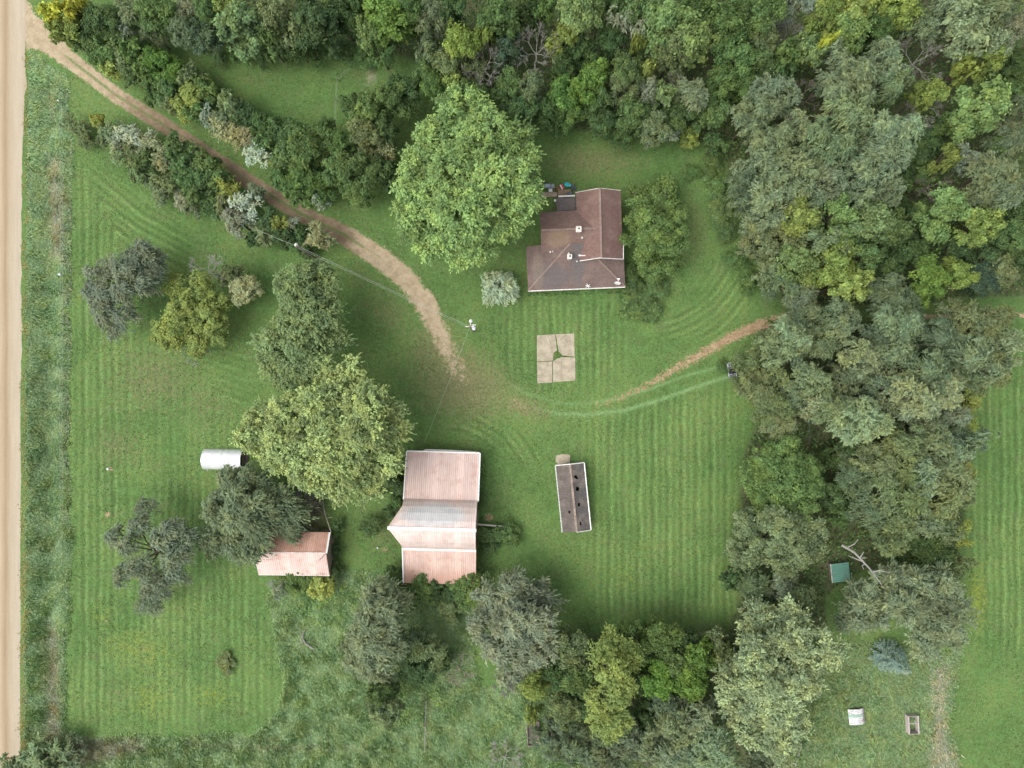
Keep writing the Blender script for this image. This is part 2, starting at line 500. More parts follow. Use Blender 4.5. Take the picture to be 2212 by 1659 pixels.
def strip(name, label, cat, line, half, step=0.35, lift=0.025, nacross=18):
    pts = np.array(line, float)
    ln = np.concatenate([[0], np.cumsum(np.hypot(*(pts[1:] - pts[:-1]).T))])
    n = int(ln[-1] * K / step)
    s = np.linspace(0, ln[-1], n)
    cu, cv = np.interp(s, ln, pts[:, 0]), np.interp(s, ln, pts[:, 1])
    for _ in range(30):
        cu[1:-1] = (cu[:-2] + cu[2:] + 2 * cu[1:-1]) / 4
        cv[1:-1] = (cv[:-2] + cv[2:] + 2 * cv[1:-1]) / 4
    du, dv = np.gradient(cu), np.gradient(cv)
    L = np.hypot(du, dv); du /= L; dv /= L
    w = np.linspace(-half, half, nacross)
    U = cu[:, None] - dv[:, None] * w[None]
    V = cv[:, None] + du[:, None] * w[None]
    u, v = U.ravel(), V.ravel()
    A = masks(u, v)
    e = np.tile(np.where(np.abs(w) > half * .95, -0.02, lift), n)
    z = ground_z(u, v) + e
    i = np.arange(n * nacross).reshape(n, nacross)
    q = np.stack([i[:-1, :-1], i[1:, :-1], i[1:, 1:], i[:-1, 1:]], -1).reshape(-1, 4)
    me = np_mesh(name, np.stack([(u - 1106) * K, (829.5 - v) * K, z], 1), q, M_GROUND, A, smooth=True)
    return tag(link(bpy.data.objects.new(name, me)), label, cat, kind='structure')
strip('dirt_driveway', 'rutted dirt driveway running diagonally from the gravel road to the yard', 'driveway',
      [(74, 66)] + DRIVE[2:], 34)
strip('dirt_track', 'reddish dirt track curving from the lawn into the eastern trees', 'track', TRACK, 20)
strip('field_track', 'pale dirt track along the field at the eastern picture edge', 'track', TRACK2, 16)

def road_material():
    t = NT('road_gravel')
    p = t.pos()
    sp = t.n('ShaderNodeSeparateXYZ'); t.set(sp.inputs[0], p)
    w = t.math('ADD', sp.outputs[0], t.math('MULTIPLY', t.math('SUBTRACT', t.noise(t.scale(p, (1, .06, 1)), .7, 3), .5), .8))
    x = t.n('ShaderNodeValToRGB')
    t.set(x.inputs[0], t.math('DIVIDE', t.math('ADD', w, 72.6), 4.6, clamp=True))
    e = x.color_ramp.elements
    e[0].position, e[0].color = 0.0, (0.47, 0.36, 0.26, 1)
    e[1].position, e[1].color = 1.0, (0.52, 0.43, 0.31, 1)
    for pos, c in ((.18, (0.56, 0.455, 0.335, 1)), (.34, (0.42, 0.315, 0.215, 1)), (.47, (0.54, 0.445, 0.335, 1)), (.62, (0.575, 0.49, 0.385, 1)), (.8, (0.585, 0.505, 0.41, 1))):
        k = e.new(pos); k.color = c
    n = t.noise(p, 4.5, 6, .8)
    n2 = t.noise(t.scale(p, (1, .07, 1)), 2.6, 5, .7)
    c = t.mix(1.0, t.mix(1.0, x.outputs[0], (.93, .925, .86), 'MULTIPLY'), t.n_rgb(t.math('ADD', .44, t.math('ADD', t.math('MULTIPLY', n, .26), t.math('MULTIPLY', n2, .26)))), 'MULTIPLY')
    return t.done(t.bsdf(c, .95, 0, t.bump(n, .4, .03), .1))
M_ROAD = road_material()
def build_road():
    ys = np.concatenate([[-2600], np.arange(-62, 62.1, .4), [2600]])
    rg = np.random.default_rng(3)
    jit = np.convolve(rg.normal(0, 1, len(ys) + 8), np.ones(5) / 5, 'same')[4:-4] * .13
    v = 829.5 - ys / K
    ue = np.interp(v, [0, 100, 400, 1660], [62, 60, 54, 47])
    ue = np.where((v > -30) & (v < 105), ue + 4 * np.sin((v + 30) / 135 * np.pi), ue)
    xe = (ue - 1106) * K + jit
    cols = np.linspace(0, 1, 10)
    xw = -76.4
    X = xw + (xe[:, None] - xw) * cols[None]
    zc = 0.10 - 0.10 * (np.abs(cols - .5) * 2) ** 2
    zc[-1] = -.05; zc[0] = -.05; zc[-2] = .045
    Z = np.tile(zc, (len(ys), 1)) + ground_z(np.full(len(ys), 45.0), v)[:, None]
    Y = np.repeat(ys[:, None], 10, 1)
    i = np.arange(X.size).reshape(X.shape)
    q = np.stack([i[:-1, :-1], i[:-1, 1:], i[1:, 1:], i[1:, :-1]], -1).reshape(-1, 4)
    me = np_mesh('gravel_road', np.stack([X.ravel(), Y.ravel(), Z.ravel()], 1), q, M_ROAD, smooth=True)
    tag(link(bpy.data.objects.new('gravel_road', me)), 'straight pale gravel road along the western picture edge', 'road', kind='structure')
build_road()

# ---------------------------------------------------------------- blades of the unmown grass
def leaf_material(name, trans=.22, rough=.62, spec=.25, use_obj=True):
    t = NT(name)
    if use_obj:
        base = t.n('ShaderNodeObjectInfo').outputs['Color']
    else:
        base = t.n('ShaderNodeAttribute', attribute_name='col').outputs['Color']
    ti = t.attr('tint')
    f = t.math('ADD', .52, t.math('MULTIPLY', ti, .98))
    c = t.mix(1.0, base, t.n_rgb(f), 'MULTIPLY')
    c = t.mix(t.math('MULTIPLY', t.ramp(ti, .72, 1.0), .35), c, t.mix(1.0, c, (1.22, 1.12, .95), 'MULTIPLY'))
    hv = t.noise(t.pos(), .55, 3, .6)
    c = t.mix(t.ramp(hv, .38, .66), t.mix(1.0, c, (.92, 1.0, .98), 'MULTIPLY'), t.mix(1.0, c, (1.10, 1.05, .86), 'MULTIPLY'))
    d = t.bsdf(c, rough, 0, None, spec)
    tr = t.n('ShaderNodeBsdfTranslucent')
    t.set(tr.inputs[0], t.mix(1.0, c, (1.1, 1.25, .7), 'MULTIPLY'))
    mx = t.n('ShaderNodeMixShader')
    mx.inputs[0].default_value = trans
    t.t.links.new(d, mx.inputs[1]); t.t.links.new(tr.outputs[0], mx.inputs[2])
    return t.done(mx.outputs[0])
M_LEAF = leaf_material('foliage', .30, .7, .10)
M_BLADE = leaf_material('grass_blades', .2, .7, .15, False)

def col_attr(me, cols):
    at = me.attributes.new('col', 'FLOAT_COLOR', 'FACE')
    at.data.foreach_set('color', np.concatenate([cols, np.ones((len(cols), 1))], 1).astype(np.float32).ravel())

def blades(name, label, polys, dens, hgt, cols, seed, width=.05, wind=(.5, .35), brown=None, cat='grass', extra=None):
    rg = np.random.default_rng(seed)
    us, vs = [], []
    for p in polys:
        a = np.array(p, float)
        lo, hi = a.min(0), a.max(0)
        n = int((hi - lo).prod() * K * K * dens)
        u = rg.uniform(lo[0], hi[0], n); v = rg.uniform(lo[1], hi[1], n)
        m = inside(u, v, p)
        us.append(u[m]); vs.append(v[m])
    u, v = np.concatenate(us), np.concatenate(vs)
    if name != 'joint_weeds':
        u = u + rg.normal(0, 3.2, len(u)) + 3 * np.sin(v / 23.0); v = v + rg.normal(0, 3.2, len(v)) + 3 * np.sin(u / 27.0)
    keep = (u > -40) & (u < 2260) & (v > -40) & (v < 1700)
    if extra is not None: keep &= extra(u, v)
    u, v = u[keep], v[keep]
    n = len(u)
    x, y, z = (u - 1106) * K, (829.5 - v) * K, ground_z(u, v)
    ph = rg.uniform(0, 6.28, 14); fx = rg.normal(0, 1.5, 14); fy = rg.normal(0, 1.5, 14)
    clump = np.clip(.5 + .13 * sum(np.sin(fx[i] * x + fy[i] * y + ph[i] + 1.3 * np.sin(fy[i - 1] * x * .5 - fx[i - 1] * y * .5)) for i in range(14)), 0, 1)
    h = hgt * rg.uniform(.5, 1.2, n) * (.55 + .7 * clump)
    an = rg.uniform(0, 2 * np.pi, n)
    lean = np.stack([wind[0] + .8 * np.cos(an), wind[1] + .8 * np.sin(an)], 1) * h[:, None] * 1.5
    side = np.stack([-lean[:, 1], lean[:, 0]], 1)
    side /= np.linalg.norm(side, axis=1, keepdims=True) + 1e-6
    w = width * rg.uniform(.6, 1.4, n)
    V = np.zeros((n, 4, 3))
    V[:, 0, 0] = x - side[:, 0] * w; V[:, 0, 1] = y - side[:, 1] * w; V[:, 0, 2] = z
    V[:, 1, 0] = x + side[:, 0] * w; V[:, 1, 1] = y + side[:, 1] * w; V[:, 1, 2] = z
    V[:, 2, 0] = x + lean[:, 0] * .45 + side[:, 0] * w * .9; V[:, 2, 1] = y + lean[:, 1] * .45 + side[:, 1] * w * .9; V[:, 2, 2] = z + h * .45
    V[:, 3, 0] = x + lean[:, 0]; V[:, 3, 1] = y + lean[:, 1]; V[:, 3, 2] = z + h * .38
    F = np.arange(n * 4).reshape(n, 4)
    patch = np.sin(x * .33 + 1.9 * np.sin(y * .21 + 1)) * np.sin(y * .29 + 1.7 * np.sin(x * .17))
    tint = np.clip(.28 + .30 * clump + .10 * patch + rg.normal(0, .16, n), 0, 1)
    me = np_mesh(name, V.reshape(-1, 3), F, M_BLADE, face_attrs={'tint': tint})
    C = np.array(cols)
    k = rg.integers(0, len(C), n)
    cc = C[k]
    if brown is not None:
        A = masks(u, v)
        b = A['brown'] + rg.normal(0, .18, n) > .5
        cc = np.where(b[:, None], np.array(brown)[rg.integers(0, len(brown), n)], cc)
    col_attr(me, cc)
    return tag(link(bpy.data.objects.new(name, me)), label, cat, kind='stuff')

G1 = [(.255, .36, .17), (.31, .41, .215), (.225, .335, .145), (.285, .385, .195)]
G2 = [(.27, .38, .195), (.33, .425, .245), (.235, .35, .165), (.305, .405, .225)]
BR = [(.36, .32, .24), (.44, .395, .31), (.30, .27, .20), (.27, .29, .18)]
offroad = lambda u, v: u > np.interp(v, [0, 100, 400, 1660], [63, 61, 56, 49])
blades('roadside_grass', 'tall wind-combed grass in the roadside ditch', [TALL[0]], 150, .34, G2, 11, .034, (.5, -.2), BR, extra=offroad)
blades('rough_grass', 'tall unmown grass south of the barn and shed', [TALL[1]], 120, .34, G1, 12, .036, (.5, -.4), BR)
blades('paddock_grass', 'weedy unmown grass around the loose sheet of metal', [TALL[2]], 100, .34,
       [(.16, .25, .105), (.21, .29, .145), (.13, .21, .08), (.23, .26, .14)], 13, .06, (.3, -.3), BR)
blades('verge_weeds', 'dry rusty weeds edging the gravel road', [[(58, 110), (61, 110), (58, 600), (55, 900), (51, 900), (54, 500)], [(51, 880), (55, 880), (57, 1240), (59, 1670), (46, 1670), (48, 1400)]],
       90, .25, [(.34, .30, .10), (.28, .22, .11), (.32, .29, .15), (.22, .25, .10)], 15, .05, (0, 0))
blades('fence_line_grass', 'coarse uncut grass along the fence line beside the ditch', [[(141, 200), (148, 210), (150, 560), (145, 1000), (147, 1130), (141, 1130), (137, 900), (142, 500)]],
       80, .32, [(.19, .25, .15), (.30, .30, .20), (.15, .21, .11)], 16, .06, (.2, -.2), BR)

def leafy_stuff(name, label, polys, dens, zlo, zhi, size, cols, seed, cat):
    rg = np.random.default_rng(seed)
    us, vs = [], []
    for p in polys:
        a = np.array(p, float); lo, hi = np.maximum(a.min(0), -30), np.minimum(a.max(0), [2240, 1690])
        n = int((hi - lo).prod() * K * K * dens)
        u = rg.uniform(lo[0], hi[0], n); v = rg.uniform(lo[1], hi[1], n)
        m = inside(u, v, p); us.append(u[m]); vs.append(v[m])
    u, v = np.concatenate(us), np.concatenate(vs)
    x, y = (u - 1106) * K, (829.5 - v) * K
    bump = .5 + .25 * (np.sin(x * 1.1 + 1.3 * np.sin(y * .7)) + np.sin(y * 1.4 + 1.7 * np.sin(x * .6)))
    k = rg.uniform(0, 1, len(u)) < .25 + .9 * bump
    u, v, x, y, bump = u[k], v[k], x[k], y[k], bump[k]
    n = len(u)
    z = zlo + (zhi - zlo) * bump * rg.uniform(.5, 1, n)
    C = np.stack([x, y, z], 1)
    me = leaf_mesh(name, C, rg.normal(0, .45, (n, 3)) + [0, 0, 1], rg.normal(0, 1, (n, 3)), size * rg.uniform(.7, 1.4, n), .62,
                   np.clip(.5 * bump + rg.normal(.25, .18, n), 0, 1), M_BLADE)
    col_attr(me, np.array(cols)[rg.integers(0, len(cols), n)])
    return tag(link(bpy.data.objects.new(name, me)), label, cat, kind='stuff')

def leaf_mesh(name, C, N, T, L, ratio, tint, mat):
    N = N / (np.linalg.norm(N, axis=1, keepdims=True) + 1e-9)
    T = T - N * (T * N).sum(1, keepdims=True)
    T = T / (np.linalg.norm(T, axis=1, keepdims=True) + 1e-9)
    B = np.cross(N, T)
    L = np.broadcast_to(np.asarray(L, float), (len(C),))[:, None]
    V = np.stack([C - T * L * .5, C + B * L * ratio * .5 + T * L * .06, C + T * L * .5, C - B * L * ratio * .5 + T * L * .06], 1)
    F = np.arange(len(C) * 4).reshape(-1, 4)
    return np_mesh(name, V.reshape(-1, 3), F, mat, face_attrs={'tint': tint})

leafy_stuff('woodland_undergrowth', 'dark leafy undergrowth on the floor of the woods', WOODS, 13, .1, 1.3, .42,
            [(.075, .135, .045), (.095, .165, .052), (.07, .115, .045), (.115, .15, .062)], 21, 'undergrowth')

def lawn_weeds():
    rg = np.random.default_rng(91)
    n = 330000
    u = rg.uniform(140, 2230, n); v = rg.uniform(-20, 1680, n)
    A = masks(u, v)
    ok = (A['tall'] < .3) & (A['litter'] < .4) & (A['dirt'] < .35) & (A['clay'] < .45) & (A['brown'] < .4) & (A['rut'] < .3)
    for b in HOLES:
        ok &= ~inside(u, v, b)
    x, y = (u - 1106) * K, (829.5 - v) * K
    pt = np.sin(x * .55 + 2 * np.sin(y * .31)) + np.sin(y * .47 + 1.6 * np.sin(x * .36))
    ok &= rg.uniform(0, 1, n) < .55 + .22 * pt
    u, v, x, y = u[ok], v[ok], x[ok], y[ok]
    n = len(u)
    C = np.stack([x, y, ground_z(u, v) + rg.uniform(.03, .09, n)], 1)
    me = leaf_mesh('lawn_weeds', C, rg.normal(0, .35, (n, 3)) + [0, 0, 1], rg.normal(0, 1, (n, 3)), rg.uniform(.09, .22, n), .6, np.clip(rg.normal(.45, .25, n), 0, 1), M_BLADE)
    cs = np.array([(.078, .148, .048), (.105, .19, .064), (.054, .110, .038), (.145, .19, .075), (.125, .21, .088), (.165, .17, .095)])
    col_attr(me, cs[rg.integers(0, len(cs), n)])
    tag(link(bpy.data.objects.new('lawn_weeds', me)), 'clover and coarse blades mottling the mown lawn', 'weeds', kind='stuff')
HOLES = [[(1136, 405), (1350, 405), (1352, 628), (1136, 628)], [(860, 975), (1035, 975), (1035, 1260), (860, 1260)], [(1198, 980), (1264, 995), (1278, 1150), (1212, 1152)],
         [(1155, 716), (1248, 716), (1248, 830), (1155, 830)], [(555, 1145), (715, 1145), (715, 1245), (555, 1245)], [(433, 968), (535, 968), (535, 1018), (433, 1018)]]
lawn_weeds()

leafy_stuff('broadleaf_weeds', 'patch of broad-leaved weeds south of the pink-roofed shed', [[(575, 1280), (640, 1262), (720, 1255), (790, 1270), (760, 1330), (690, 1360), (620, 1345), (585, 1310)],
            [(800, 1480), (880, 1460), (960, 1480), (1010, 1540), (930, 1560), (850, 1570)]], 13, .10, .45, .22, [(.16, .26, .07), (.20, .30, .09), (.13, .22, .06)], 23, 'weeds')
leafy_stuff('paddock_weeds', 'dark coarse weeds beside the silvery-leaved cottonwood', [[(1760, 1420), (1840, 1440), (1900, 1500), (1830, 1530), (1800, 1600), (1750, 1620), (1740, 1500)]], 18, .1, .6, .26,
            [(.09, .14, .05), (.12, .18, .06), (.17, .19, .09)], 24, 'weeds')
leafy_stuff('wall_weeds', 'weeds grown up along the barn and house walls', [[(872, 968), (1036, 970), (1050, 1000), (1044, 1130), (1034, 1130), (1034, 982), (872, 978)], [(838, 990), (876, 985), (868, 1100), (846, 1110), (834, 1050)],
            [(1345, 560), (1390, 560), (1420, 640), (1400, 690), (1345, 660), (1330, 632)], [(1140, 628), (1345, 622), (1345, 634), (1140, 640)], [(708, 1140), (740, 1130), (735, 1230), (715, 1240)]], 22, .1, .8, .26,
            [(.07, .13, .045), (.09, .165, .05), (.06, .105, .04)], 25, 'weeds')
# ---------------------------------------------------------------- trees
def bark_material(name, col):
    t = NT(name)
    n = t.noise(t.scale(t.obj(), (6, 6, 1.2)), 2.0, 4, .65)
    return t.done(t.bsdf(t.mix(t.ramp(n, .3, .7), tuple(c * .6 for c in col), tuple(c * 1.25 for c in col)), .9, 0, t.bump(n, .6, .03), .1))
M_BARK = bark_material('bark', (.13, .105, .08))
M_DEAD = bark_material('dead_wood', (.25, .24, .21))
M_DEADB = bark_material('dead_brown_wood', (.20, .17, .14))

STYLE = {   # bough radius, leaf length, width ratio, leaves per m2 of bough surface, spray?
    'ash':   dict(br=.95, L=.40, w=.60, n=19, spray=0),
    'maple': dict(br=.80, L=.42, w=.72, n=17, spray=0),
    'elm':   dict(br=1.15, L=.46, w=.27, n=30, spray=1),
    'fan':   dict(br=.95, L=.36, w=.50, n=27, spray=3),
    'cedar': dict(br=.62, L=.36, w=.30, n=34, spray=2),
    'olive': dict(br=.50, L=.25, w=.42, n=44, spray=1),
    'bush':  dict(br=.50, L=.27, w=.66, n=34, spray=0),
    'broad': dict(br=.50, L=.42, w=.85, n=20, spray=0),
}
def crown_leaves(lobes, st, rg, k=1.0):
    """lobes: (x, y, z, rx, rz), each broken into boughs with gaps between them"""
    Cs, Ns, Ts, Ls, Ti = [], [], [], [], []
    for (x, y, z, r, rz) in lobes:
        br0 = min(st['br'] * k, r * .6)
        nb = max(4, int(4 * r * r * .72 / (br0 * br0) * 1.45))
        dz = rg.uniform(-.45, 1, nb); a = rg.uniform(0, 2 * np.pi, nb)
        rr = np.sqrt(1 - dz ** 2)
        d = np.stack([rr * np.cos(a), rr * np.sin(a), dz], 1)
        rad = np.clip(rg.normal(.88, .14, nb), .45, 1.14)
        c = np.array([x, y, z]) + d * rad[:, None] * np.array([r, r, rz]) * (1 - .35 * br0 / r)
        btint = rg.normal(.42, .14, nb)
        br = br0 * rg.choice([.5, .7, .9, 1.15, 1.45], nb, p=[.25, .25, .22, .18, .10])
        n = max(8, int(st['n'] / (k * k) * 2 * math.pi * br0 * br0))
        sd = rg.normal(0, 1, (nb, n, 3)) + .55 * d[:, None] + np.array([0, 0, .55])
        sd /= np.linalg.norm(sd, axis=2, keepdims=True)
        low = sd[..., 2] < -.35
        sd[..., 2] = np.where(low, -sd[..., 2], sd[..., 2])
        if st['spray'] == 0:
            q = rg.uniform(.62, 1.08, (nb, n))
            tips = rg.uniform(0, 1, (nb, n)) < .25
            q = np.where(tips, q * rg.uniform(1.1, 1.5, (nb, n)), q)
            e = d * np.array([1, 1, .4]) + rg.normal(0, .6, (nb, 3)); e /= np.linalg.norm(e, axis=1, keepdims=True)
            off = sd * (br[:, None] * q)[..., None] * np.array([1, 1, .82]) * .82
            off = off + e[:, None] * ((off * e[:, None]).sum(2) * rg.uniform(.3, 1.1, nb)[:, None])[..., None]
            pos = c[:, None] + off
            nrm = .62 * sd + .25 * d[:, None] + np.array([0, 0, .55]) + rg.normal(0, .33, (nb, n, 3))
            tan = sd + rg.normal(0, .5, (nb, n, 3))
        else:
            ns = max(4, n // (9 if st['spray'] == 3 else 7 if st['spray'] == 1 else 6))
            sel = sd[:, :ns]
            m = n // ns
            tt = rg.uniform(.0, 1, (nb, ns, m)) ** .75
            ln = br[:, None] * rg.uniform(.85, 1.6 if st['spray'] == 1 else 1.9, (nb, ns))
            curl = np.array([.22, -.14, -.42]) if st['spray'] == 1 else np.array([.10, -.08, -.16]) if st['spray'] == 3 else np.array([.05, -.03, .05])
            pos = c[:, None, None] + sel[:, :, None] * (ln[:, :, None] * (.35 + .65 * tt))[..., None] + curl * (ln[:, :, None] * tt ** 2)[..., None]
            pos = pos + rg.normal(0, 1, pos.shape) * ((.17 if st['spray'] == 3 else .10) * br[:, None, None] * (1.2 - tt))[..., None]
            tan = sel[:, :, None] + 1.4 * curl * tt[..., None] + rg.normal(0, .26, pos.shape)
            nrm = np.array([0, 0, 1.0]) + .5 * sel[:, :, None] + rg.normal(0, .33, pos.shape)
            pos, tan, nrm = (q.reshape(nb, ns * m, 3) for q in (pos, tan, nrm))
            n = ns * m
        Cs.append(pos.reshape(-1, 3)); Ns.append(nrm.reshape(-1, 3)); Ts.append(tan.reshape(-1, 3))
        N_ = nb * n
        Ls.append(st['L'] * k * rg.uniform(.7, 1.35, N_))
        tl = np.repeat(btint, n) + rg.normal(0, .19, N_)
        if st.get('flip'):      # wind turns part of the leaves pale side up
            fb = np.repeat(rg.uniform(0, 1, nb) < .38, n)
            tl = np.where(fb & (rg.uniform(0, 1, N_) < .6), rg.uniform(.85, 1.2, N_), tl - .06)
        Ti.append(np.clip(tl, 0, 1.2))
    return tuple(np.concatenate(q) for q in (Cs, Ns, Ts, Ls, Ti))

def trunk_mesh(lobes, h, r0, rg, mat, name='trunk'):
    m = MB()
    fork = h * .30
    top = max(l[2] for l in lobes)
    m.tube([(0, 0, -.15), (0, 0, .1), (rg.normal(0, .08), rg.normal(0, .08), fork), (rg.normal(0, .3), rg.normal(0, .3), top)], [r0 * 1.5, r0, r0 * .75, r0 * .15], 8)
    for (x, y, z, r, rz) in lobes:
        b = fork * rg.uniform(.8, 1.6)
        mid = (x * .45 + rg.normal(0, .2), y * .45 + rg.normal(0, .2), b + (z - b) * .62)
        m.tube([(0, 0, b), mid, (x, y, z + rz * .3)], [r0 * .5, r0 * .3, r0 * .07], 5)
        for _ in range(5):
            a = rg.uniform(0, 2 * math.pi)
            m.tube([mid, (x + .3 * r * math.cos(a), y + .3 * r * math.sin(a), z), (x + .85 * r * math.cos(a), y + .85 * r * math.sin(a), z + rz * rg.uniform(-.1, .6))],
                   [r0 * .16, r0 * .1, r0 * .03], 4, cap=False)
    me = bpy.data.meshes.new(name)
    me.from_pydata(m.v, [], m.f)
    me.materials.append(mat)
    return me

def make_variant(style, R0, H0, seed, k=1.0, nl=9, name='tree'):
    rg = np.random.default_rng(seed)
    lobes = [(rg.normal(0, .1) * R0, rg.normal(0, .1) * R0, H0 * .68, R0 * .40, H0 * .22)]
    for i in range(nl):
        a = 2 * math.pi * (i + rg.uniform(-.35, .35)) / nl
        q = R0 * rg.uniform(.40, .78)
        r = min(R0 * rg.uniform(.20, .37), R0 * 1.10 - q)
        lobes.append((q * math.cos(a), q * math.sin(a), H0 * rg.uniform(.42, .78), r, r * rg.uniform(.7, 1.05)))
    for i in range(nl // 3):
        a = rg.uniform(0, 2 * math.pi); q = R0 * rg.uniform(.1, .4)
        lobes.append((q * math.cos(a), q * math.sin(a), H0 * rg.uniform(.74, .84), R0 * rg.uniform(.16, .26), R0 * .17))
    C, N, T, L, t = crown_leaves(lobes, STYLE[style], rg, k)
    cm = leaf_mesh('crown_' + name, C, N, T, L, STYLE[style]['w'], t, M_LEAF)
    tm = trunk_mesh(lobes, H0, .045 * R0 + .06, rg, M_BARK)
    return cm, tm, R0, H0

VAR = {}
def variants(style, big):
    key = (style, big)
    if key not in VAR:
        if big:
            VAR[key] = [make_variant(style, 4.0, 11.0, 100 + 7 * i + len(VAR) * 31, 1.0, 8 + i, style) for i in range(4)]
        else:
            VAR[key] = [make_variant(style, 1.9, 3.6, 500 + 7 * i + len(VAR) * 31, .78, 6, style) for i in range(4)]
    return VAR[key]

COLS = {
    'mid': (.112, .175, .065), 'dark': (.082, .132, .053), 'darkb': (.080, .124, .072), 'bright': (.130, .220, .055), 'light': (.190, .270, .112),
    'lime': (.225, .285, .085), 'yellow': (.44, .44, .075), 'elm': (.205, .258, .150), 'elmd': (.152, .196, .115), 'elml': (.255, .312, .180),
    'elmg': (.175, .218, .108), 'silver': (.40, .46, .36), 'tan': (.32, .33, .19), 'gold': (.29, .33, .095), 'olive': (.150, .185, .085), 'grey': (.26, .295, .215),
}
ADJ = {'mid': 'green', 'dark': 'dark green', 'darkb': 'blue-green', 'bright': 'bright green', 'light': 'pale green', 'lime': 'yellow-green', 'yellow': 'yellow', 'elm': 'grey-green',
       'elmd': 'dark grey-green', 'elml': 'pale grey-green', 'elmg': 'mossy green', 'silver': 'silvery', 'tan': 'tan', 'gold': 'golden green', 'olive': 'olive', 'grey': 'grey'}
ORD = ['nearest', 'second', 'third', 'fourth', 'fifth', 'sixth', 'seventh', 'eighth', 'ninth', 'tenth', 'eleventh', 'twelfth', 'thirteenth', 'fourteenth', 'fifteenth', 'sixteenth',
       'seventeenth', 'eighteenth', 'nineteenth', 'twentieth']

def plant(u, v, r, style, col, h, name, label, cat, group, seed):
    big = r >= 34 and h > 5
    vs = variants(style, big)
    cm, tm, R0, H0 = vs[seed % len(vs)]
    rr = random.Random(seed * 13 + 5)
    zc = h * .68
    x, y, _ = P(u, v, zc)
    rad = r * K * (1 - zc / H) * (1.0 if big else 1.25)
    root = thing(name, label, cat, (x, y, 0), rr.uniform(0, 6.28), group)
    sx = rad / R0
    root.scale = (sx * rr.uniform(.93, 1.09), sx * rr.uniform(.93, 1.09), h / (H0 * .93))
    c = bpy.data.objects.new('crown', cm); link(c, root)
    t = bpy.data.objects.new('trunk' if big else 'stem', tm); link(t, root)
    base = COLS[col] if isinstance(col, str) else col
    j = rr.uniform(.88, 1.12)
    c.color = (base[0] * j * rr.uniform(.93, 1.07), base[1] * j, base[2] * j * rr.uniform(.9, 1.1), 1)
    return root

def hero(name, label, cat, lobes, h, style, col, seed, group=None, spreadz=.0, k=1.0, r0=.32, dens=1.0, flip=False):
    """a large tree whose limbs were measured one by one: lobes = (u, v, r)"""
    rg = np.random.default_rng(seed)
    cu = sum(l[0] * l[2] for l in lobes) / sum(l[2] for l in lobes)
    cv = sum(l[1] * l[2] for l in lobes) / sum(l[2] for l in lobes)
    mx = max(math.hypot(l[0] - cu, l[1] - cv) for l in lobes) + 1
    bx, by, _ = P(cu, cv, h * .6)
    L = []
    for (u, v, r) in lobes:
        rm = r * K * rg.uniform(.58, .84)
        d = math.hypot(u - cu, v - cv) / mx
        zc = max(rm * .8, h * (1 - .42 * d * d) - rm * .85 + rg.normal(0, .07) * h)
        x, y, _ = P(u, v, zc)
        L.append((x - bx, y - by, zc, rm, rm * .85))
        if rm > 1.6:      # limbs of a large lobe
            for i in range(4):
                a = rg.uniform(0, 6.28); q = rm * rg.uniform(.55, 1.12); s = rm * rg.uniform(.22, .46)
                L.append((x - bx + q * math.cos(a), y - by + q * math.sin(a), zc + rm * rg.uniform(-.1, .55), s, s * .8))
    st = dict(STYLE[style]); st['n'] *= dens; st['flip'] = flip
    C, N, T, Ln, t = crown_leaves(L, st, rg, k)
    if h > 9:      # lower skirt of the crown
        lo = [(x * .8, y * .8, max(r * .9, z - r * 1.5), r * .8, rz * .8) for (x, y, z, r, rz) in L[::3]]
        st2 = dict(st); st2['n'] *= .55
        C, N, T, Ln, t = (np.concatenate(q) for q in zip((C, N, T, Ln, t), crown_leaves(lo, st2, rg, k * 1.2)))
    root = thing(name, label, cat, (bx, by, 0), 0, group)
    c = link(bpy.data.objects.new('crown', leaf_mesh('crown', C, N, T, Ln, st['w'], t, M_LEAF)), root)
    base = COLS[col] if isinstance(col, str) else col
    c.color = (*base, 1)
    link(bpy.data.objects.new('trunk', trunk_mesh(L[:14], h, r0, rg, M_BARK)), root)
    return root

def dead_mesh(seed, R0, H0, lean=(0, 0), depth=5, r0=.065, mat=None, low=False):
    rg = np.random.default_rng(seed)
    m = MB()
    def grow(p, d, L, r, k):
        q = p + d * L * .5 + np.array([rg.normal(0, .06), rg.normal(0, .06), 0]) * L
        e = p + d * L
        m.tube([p, q, e], [r, r * .8, r * .6], 5 if k > 2 else 4, cap=False)
        if k == 0: return
        for _ in range(3 if k > 1 else 5):
            nd = d + rg.normal(0, .42, 3) + np.array([0, 0, .10])
            nd /= np.linalg.norm(nd)
            grow(p + d * L * rg.uniform(.55, 1), nd, L * rg.uniform(.55, .8), max(r * .6, .011), k - 1)
    if not low:
        m.tube([(0, 0, -.1), (0, 0, H0 * .3), (lean[0] * .3, lean[1] * .3, H0 * .45)], [r0 * 1.6, r0 * 1.2, r0], 7)
    s = np.array([lean[0] * .3, lean[1] * .3, H0 * .45]) if not low else np.array([0, 0, .3])
    for i in range(6):
        a = 2 * math.pi * (i + rg.uniform(-.3, .3)) / 6
        d = np.array([math.cos(a) * .85 + lean[0] * .12, math.sin(a) * .85 + lean[1] * .12, rg.uniform(.25, .9) if not low else rg.uniform(.05, .3)])
        d /= np.linalg.norm(d)
        grow(s, d, R0 * .36, r0 * .62, depth - 1)
    me = bpy.data.meshes.new('dead_branches')
    me.from_pydata(m.v, [], m.f)
    me.materials.append(mat or M_DEAD)
    return me
DEADV = []
